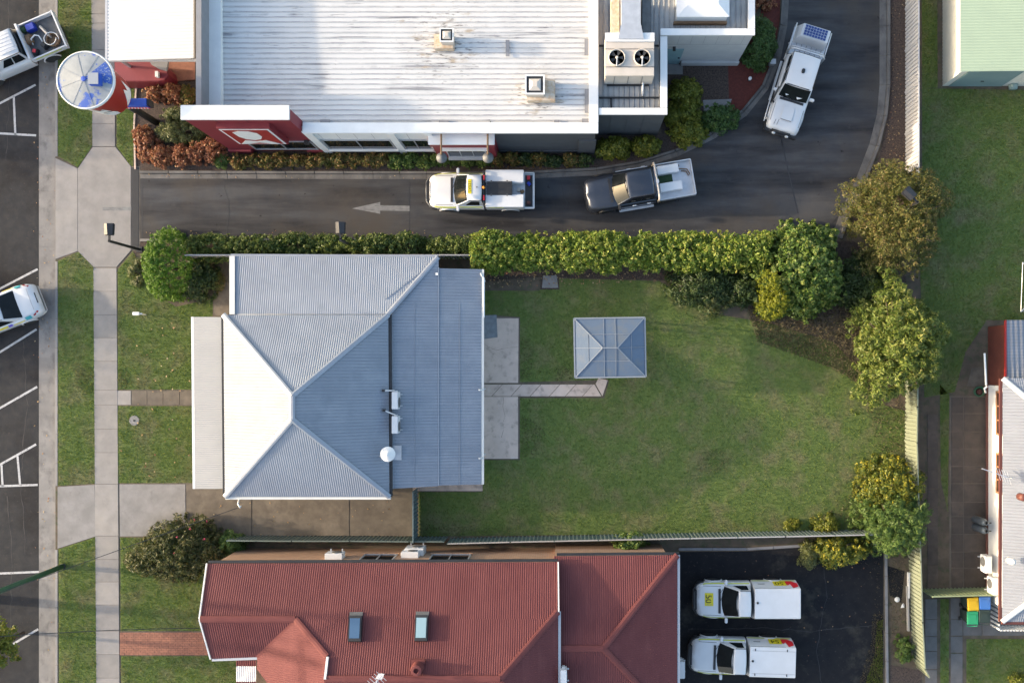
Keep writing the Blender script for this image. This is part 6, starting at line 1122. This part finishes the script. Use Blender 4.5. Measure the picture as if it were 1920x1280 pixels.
# ================= VEGETATION =================
M['lf_hedge'] = leafmat('leaf_hedge', [(.034, .080, .010), (.115, .19, .020), (.22, .28, .038), (.36, .35, .085)])
M['lf_dhedge'] = leafmat('leaf_dark_hedge', [(.026, .050, .011), (.066, .108, .020), (.125, .165, .036), (.19, .22, .065)])
M['lf_conifer'] = leafmat('leaf_conifer', [(.028, .070, .006), (.065, .145, .009), (.105, .20, .012), (.15, .245, .016)])
M['lf_yconifer'] = leafmat('leaf_golden', [(.055, .075, .005), (.12, .145, .007), (.19, .205, .009), (.25, .25, .012)])
M['lf_bush'] = leafmat('leaf_bush', [(.026, .058, .010), (.066, .125, .018), (.13, .19, .036), (.25, .27, .075)])
M['lf_brown'] = leafmat('leaf_brown', [(.042, .050, .011), (.092, .108, .022), (.14, .14, .034), (.22, .15, .065)])
M['lf_tree'] = leafmat('leaf_tree', [(.032, .055, .008), (.085, .13, .018), (.165, .205, .036), (.26, .26, .075)])
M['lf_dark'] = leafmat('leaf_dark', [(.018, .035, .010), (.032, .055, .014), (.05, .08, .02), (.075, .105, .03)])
M['lf_yellow'] = leafmat('leaf_yellow', [(.040, .070, .010), (.085, .115, .016), (.15, .165, .020), (.38, .31, .025)])
M['lf_green'] = leafmat('leaf_green', [(.035, .075, .014), (.07, .125, .025), (.11, .175, .035), (.15, .20, .05)])
M['lf_red'] = leafmat('leaf_red', [(.10, .035, .018), (.22, .075, .035), (.34, .13, .065), (.30, .18, .07)])
M['lf_mixed'] = leafmat('leaf_mixed', [(.05, .065, .012), (.10, .11, .02), (.19, .13, .035), (.28, .12, .05)])
M['lf_olive'] = leafmat('leaf_olive', [(.055, .065, .022), (.09, .105, .03), (.125, .14, .045), (.15, .16, .06)])
M['lf_box'] = leafmat('leaf_box', [(.022, .05, .012), (.04, .085, .018), (.06, .115, .025), (.085, .14, .035)])
M['lf_lime'] = leafmat('leaf_lime', [(.055, .075, .008), (.10, .125, .012), (.15, .165, .016), (.24, .22, .03)])
M['lf_hib'] = leafmat('leaf_hibiscus', [(.020, .032, .009), (.048, .062, .016), (.085, .10, .028), (.15, .13, .055)])
M['pink'] = leafmat('petal_pink', [(.5, .03, .10), (.6, .08, .16), (.55, .2, .2)], .3)
def hedge(name, label, x0, x1, ylo, yhi, hf, m, n, cr, per, L, group=None, asp=.6):
    """pixel-free: metres; hf(x) height"""
    root = thing(name, label, 'hedge', ((x0 + x1) / 2, (ylo + yhi) / 2, 0), 0, group)
    x = rng.uniform(x0, x1, n); f = rng.uniform(0, 1, n); wob = np.sin(x * 1.3) * .12 + np.sin(x * 3.1 + 1) * .08
    y = ylo + (yhi - ylo) * f + wob * np.where(f > .5, 1, -1); edge = np.abs(f - .5) * 2
    z = np.array([hf(a) for a in x]) * (1 - .45 * edge ** 3 - rng.uniform(0, .45, n) ** 1.3)
    V, r = leaves(np.stack([x, y, np.maximum(z - cr * .6, .2)], 1), rng.uniform(.5, 1.5, n) * cr, per, L, asp, .35, 1.1)
    nc = n // 4; xs = rng.uniform(x0, x1, nc); fs = rng.uniform(-.12, 1.12, nc); zs = np.array([hf(a) for a in xs]) * (1.04 - .5 * (np.abs(fs - .5) * 1.7) ** 3); V2, r2 = leaves(np.stack([xs, ylo + (yhi - ylo) * fs, np.maximum(zs, .3)], 1), rng.uniform(.3, .7, nc) * cr, 12, L * 1.15, asp, .3, 1.3); V = np.concatenate([V, V2]); r = np.concatenate([r, np.clip(r2 + .15, 0, 1)])
    fill_mesh('foliage', V, 4, r, m, root, ORG[root.name]); mb = MB(); q = x0 + .3
    while q < x1: mb.tube([(q, (ylo + yhi) / 2, 0), (q + .1, (ylo + yhi) / 2 + .1, hf(q) * .6)], [.04, .02], 5); q += .8
    tag(mb.build('stems', 'bark', root, True), kind='stuff'); return root
hedge('leafy_hedge', 'bright yellow-green leafy hedge between drive lane and back garden', -4.65, 10.3, 5.05, 6.75, lambda x: 2.0 + .15 * math.sin(x * .9), 'lf_hedge', 2100, .2, 34, .15, None, .42)
hedge('leafy_hedge', 'darker green hedge along the roof edge of the grey-roofed house', -19.2, -4.6, 5.72, 6.68, lambda x: 1.45 + .2 * math.sin(x * 1.1) - (.5 if -7.6 < x < -7.0 else 0), 'lf_dhedge', 1300, .19, 32, .14, None, .42)
plant('conifer', 'clipped bright green conifer beside the black lamp post', 'shrub', 304, 496, 1.28, 1.9, 3.1, 'lf_conifer', .15, 520, .15, 60, .10, .35, .09, irr=.07, zc=2.0, inner=.78)
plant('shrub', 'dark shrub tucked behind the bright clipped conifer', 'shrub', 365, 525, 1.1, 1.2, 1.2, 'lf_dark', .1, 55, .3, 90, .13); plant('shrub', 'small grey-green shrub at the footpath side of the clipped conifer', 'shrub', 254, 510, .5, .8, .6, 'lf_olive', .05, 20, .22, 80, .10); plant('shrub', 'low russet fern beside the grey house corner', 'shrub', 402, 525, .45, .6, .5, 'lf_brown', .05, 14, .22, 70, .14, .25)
plant('shrub', 'round light green bush at the end of the leafy hedge', 'shrub', 1512, 500, 2.35, 2.55, 2.9, 'lf_bush', .2, 680, .23, 46, .17, .6, .12, irr=.09, zc=2.0, spread=1.0, inner=.6)
plant('conifer', 'golden green conifer pressed against the round bush', 'shrub', 1452, 528, .68, .9, 3.0, 'lf_yconifer', .1, 260, .11, 44, .08, .4, zc=2.9, inner=.8); plant('conifer', 'rounder golden green conifer in front of the round bush', 'shrub', 1463, 562, .85, .95, 2.7, 'lf_yconifer', .1, 300, .11, 44, .08, .4, zc=2.6, inner=.8)
plant('shrub', 'small leafy shrub below the golden conifers', 'shrub', 1452, 575, .9, .55, .9, 'lf_bush', .05, 30, .25, 80, .14); plant('shrub', 'dark spreading shrub below the leafy hedge', 'shrub', 1318, 530, 1.9, 1.5, 1.35, 'lf_dark', .1, 80, .4, 90, .18, .3, irr=.12, zc=1.0); plant('shrub', 'feathery olive shrub at the lawn edge', 'shrub', 1345, 562, .95, .7, .9, 'lf_olive', .1, 34, .28, 80, .15, .22, irr=.15)
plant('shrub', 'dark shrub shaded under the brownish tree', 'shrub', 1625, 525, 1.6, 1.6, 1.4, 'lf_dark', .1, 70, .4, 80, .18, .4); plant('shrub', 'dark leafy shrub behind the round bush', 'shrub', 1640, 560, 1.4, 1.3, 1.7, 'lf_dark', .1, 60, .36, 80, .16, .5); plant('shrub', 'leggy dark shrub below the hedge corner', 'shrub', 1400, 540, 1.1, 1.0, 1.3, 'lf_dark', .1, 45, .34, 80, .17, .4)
lc = W(1708, 366, 4.3)
plant('tree', 'brownish green fine-leaved tree beside the white fence', 'tree', 1690, 402, 2.6, 3.0, 2.7, 'lf_brown', 1.1, 1100, .25, 50, .13, .28, .14, irr=.11, zc=2.4, spread=1.3, cut=(lc.x, lc.y, .36, 2.4), limbs=9, inner=.35)
plant('tree', 'yellow-green leafy tree overhanging the pale green fence', 'tree', 1692, 640, 2.4, 3.3, 3.1, 'lf_tree', 1.0, 380, .34, 80, .20, .28, .14, irr=.15, zc=2.6, spread=1.0, limbs=9, inner=.35)
plant('shrub', 'yellow flowering bush against the pale green fence', 'shrub', 1680, 912, 1.8, 1.5, 2.2, 'lf_yellow', .2, 300, .2, 42, .13, .45, .09, irr=.08, zc=1.6); plant('tree', 'fresh green feathery tree at the corner of the fences', 'tree', 1690, 985, 1.95, 1.8, 2.8, 'lf_green', .5, 330, .22, 46, .19, .2, .1, irr=.07, zc=2.4)
plant('shrub', 'yellow blossoming bush hanging over the car park edge', 'shrub', 1578, 1036, 1.7, .85, 1.5, 'lf_yellow', .15, 210, .2, 40, .13, .45, .07, irr=.12); plant('shrub', 'thin pale green branches beside the yellow blossoming bush', 'shrub', 1520, 1045, .6, .85, .9, 'lf_olive', .1, 26, .24, 70, .13, .3); plant('shrub', 'bushy yellow-green weed above the dark green fence', 'shrub', 1553, 984, .8, .55, .8, 'lf_lime', .05, 30, .24, 80, .12, .4); plant('shrub', 'low weed clump on the lawn side of the dark green fence', 'shrub', 1488, 984, .55, .35, .5, 'lf_lime', .05, 18, .2, 70, .11, .4)
plant('shrub', 'small bright shrub growing through the dark green fence', 'shrub', 1182, 1022, 1.05, .52, 1.5, 'lf_bush', .15, 45, .24, 90, .15, .5); plant('shrub', 'narrow dark green shrub at the end of the pale green fence', 'shrub', 1700, 1222, .45, .8, .9, 'lf_green', .05, 30, .22, 90, .12, .4)
h = plant('flowering_bush', 'wide oleander bush with pink flowers beside the driveway', 'shrub', 330, 1040, 2.85, 1.75, 2.0, 'lf_hib', .15, 560, .24, 42, .19, .2, .09, irr=.10, zc=1.5, spread=.9)
c = W(330, 1030, 2.0); C = dome(c.x + .4, c.y + .3, .5, 1.9, 1.1, 1.75, 9, .9); V, r = leaves(C, np.full(9, .05), 5, .07, .8); tag(fill_mesh('flowers', V, 4, r, 'pink', h, ORG[h.name]), kind='stuff')
plant('shrub', 'green shrub filling the corner behind the pink flowering bush', 'shrub', 430, 1022, .8, .7, 1.1, 'lf_green', .1, 30, .28, 85, .15, .4)
plant('street_tree', 'yellow-green street tree on the far side of the road', 'tree', -38, 1226, 1.15, 1.25, 2.4, 'lf_lime', 2.0, 60, .34, 90, .16, .5, .1, zc=3.4)
# restaurant gardens
for k, (px, py, rx, ry, hh) in enumerate(((272, 272, .72, .85, 1.0), (300, 290, .7, .62, .9), (335, 288, .7, .66, .95), (366, 285, .72, .7, 1.0), (395, 277, .72, .8, 1.05), (262, 250, .45, .5, .7), (290, 172, .75, .5, .9), (322, 172, .6, .55, 1.0))):
    plant('red_shrub', 'coppery red leaved shrub between canopy and clipped olive shrubs' if py < 200 else 'coppery red leaved shrub in the row beside the drive lane gutter', 'shrub', px, py, rx, ry, hh, 'lf_red', .05, 60, .15, 44, .12, .5, .04, 'red shrubs under the canopy' if py < 200 else 'red shrubs beside the lane', spread=.8)
plant('shrub', 'low green and russet shrub between canopy and grey facade', 'shrub', 347, 178, .55, .62, .8, 'lf_mixed', .05, 26, .2, 70, .12, .6, .04)
plant('shrub', 'clipped flat olive green shrub beside the red sign tower', 'shrub', 330, 243, 1.35, .72, 1.0, 'lf_olive', .1, 75, .24, 100, .08, .5, zc=.9, inner=.7); plant('shrub', 'smaller clipped olive shrub nearer the canopy', 'shrub', 325, 210, .95, .4, .9, 'lf_olive', .1, 40, .2, 100, .08, .5, zc=.9, inner=.7)
k = 0
for px in range(445, 1115, 27):
    m = 'lf_mixed' if px < 720 or 930 < px else 'lf_bush'
    if px > 935: m = 'lf_mixed' if k % 2 else 'lf_dark'
    if px < 600: lab, gr = 'low russet and green border shrub under the red sign tower', 'border shrubs under the sign tower'
    elif px < 720: lab, gr = 'low russet border shrub under the wide white-framed shop window', 'border shrubs under the shop window'
    elif px < 935: lab, gr = 'low green border shrub around the foot of the drive-through booth', 'border shrubs by the booth'
    elif k % 2: lab, gr = 'low russet border shrub at the foot of the charcoal wall', 'russet shrubs by the charcoal wall'
    else: lab, gr = 'low dark green border shrub at the foot of the charcoal wall', 'dark shrubs by the charcoal wall'
    plant('border_shrub', lab, 'shrub', px + random.uniform(-4, 4), (299 if px < 800 else 298) + random.uniform(-2, 2), .56, .45 if px < 800 else .38, random.uniform(.5, .75), m, .05, 34, .14, 40, .11, .5, .03, gr, spread=.8); k += 1
plant('shrub', 'strappy green grass clump at the end of the red shrubs', 'shrub', 412, 300, .5, .4, .45, 'lf_green', .02, 20, .2, 60, .22, .12, .02)
for px, py, rx, ry, hh, m, lab in ((1152, 275, 1.0, .62, .9, 'lf_lime', 'yellow-green shrub at the foot of the charcoal kitchen wall'), (1212, 272, .85, .55, .85, 'lf_lime', 'yellow-green shrub at the bend of the drive lane'), (1285, 170, .95, .85, 1.1, 'lf_lime', 'lime green shrub beside the teal service door'), (1292, 205, .85, .8, 1.0, 'lf_lime', 'lime green shrub in the middle of the corner bed'), (1262, 215, .55, .5, .8, 'lf_lime', 'small lime shrub close to the kitchen corner'), (1292, 245, 1.05, .8, 1.0, 'lf_lime', 'wide lime green shrub against the curved kerb'), (1352, 218, 1.1, .85, 1.0, 'lf_box', 'rounded mid green shrub next to the red mulch')):
    plant('shrub', lab, 'shrub', px, py, rx, ry, hh, m, .08, 60, .24, 90, .12, .5, .05)
plant('clipped_shrub', 'dense clipped dark green shrub beside the white ute', 'shrub', 1428, 68, .98, 1.4, 1.5, 'lf_box', .1, 140, .24, 110, .09, .6, .06, zc=1.3, inner=.85); plant('shrub', 'small dark red shrub above the red mulch bed', 'shrub', 1428, 2, .9, .5, .8, 'lf_red', .05, 26, .24, 70, .12, .5)
plant('shrub', 'small green shrub at the corner of the shed paving', 'shrub', 1912, 1275, .45, .4, .5, 'lf_lime', .05, 16, .18, 60, .1)

for px_, py_, lab in ((-520, 575, 'spreading street tree out of view opposite the marked sedan, added for its shade'), (-500, 180, 'spreading street tree out of view opposite the bucket sign, added for its shade')):  # trees beyond the view, added to cast dappled shade on the street
    c_ = W(px_, py_); plant('street_tree', lab, 'tree', px_, py_, 3.2, 3.0, 3.2, 'lf_green', 1.8, 90, .5, 70, .24, .5, .16, zc=0.)
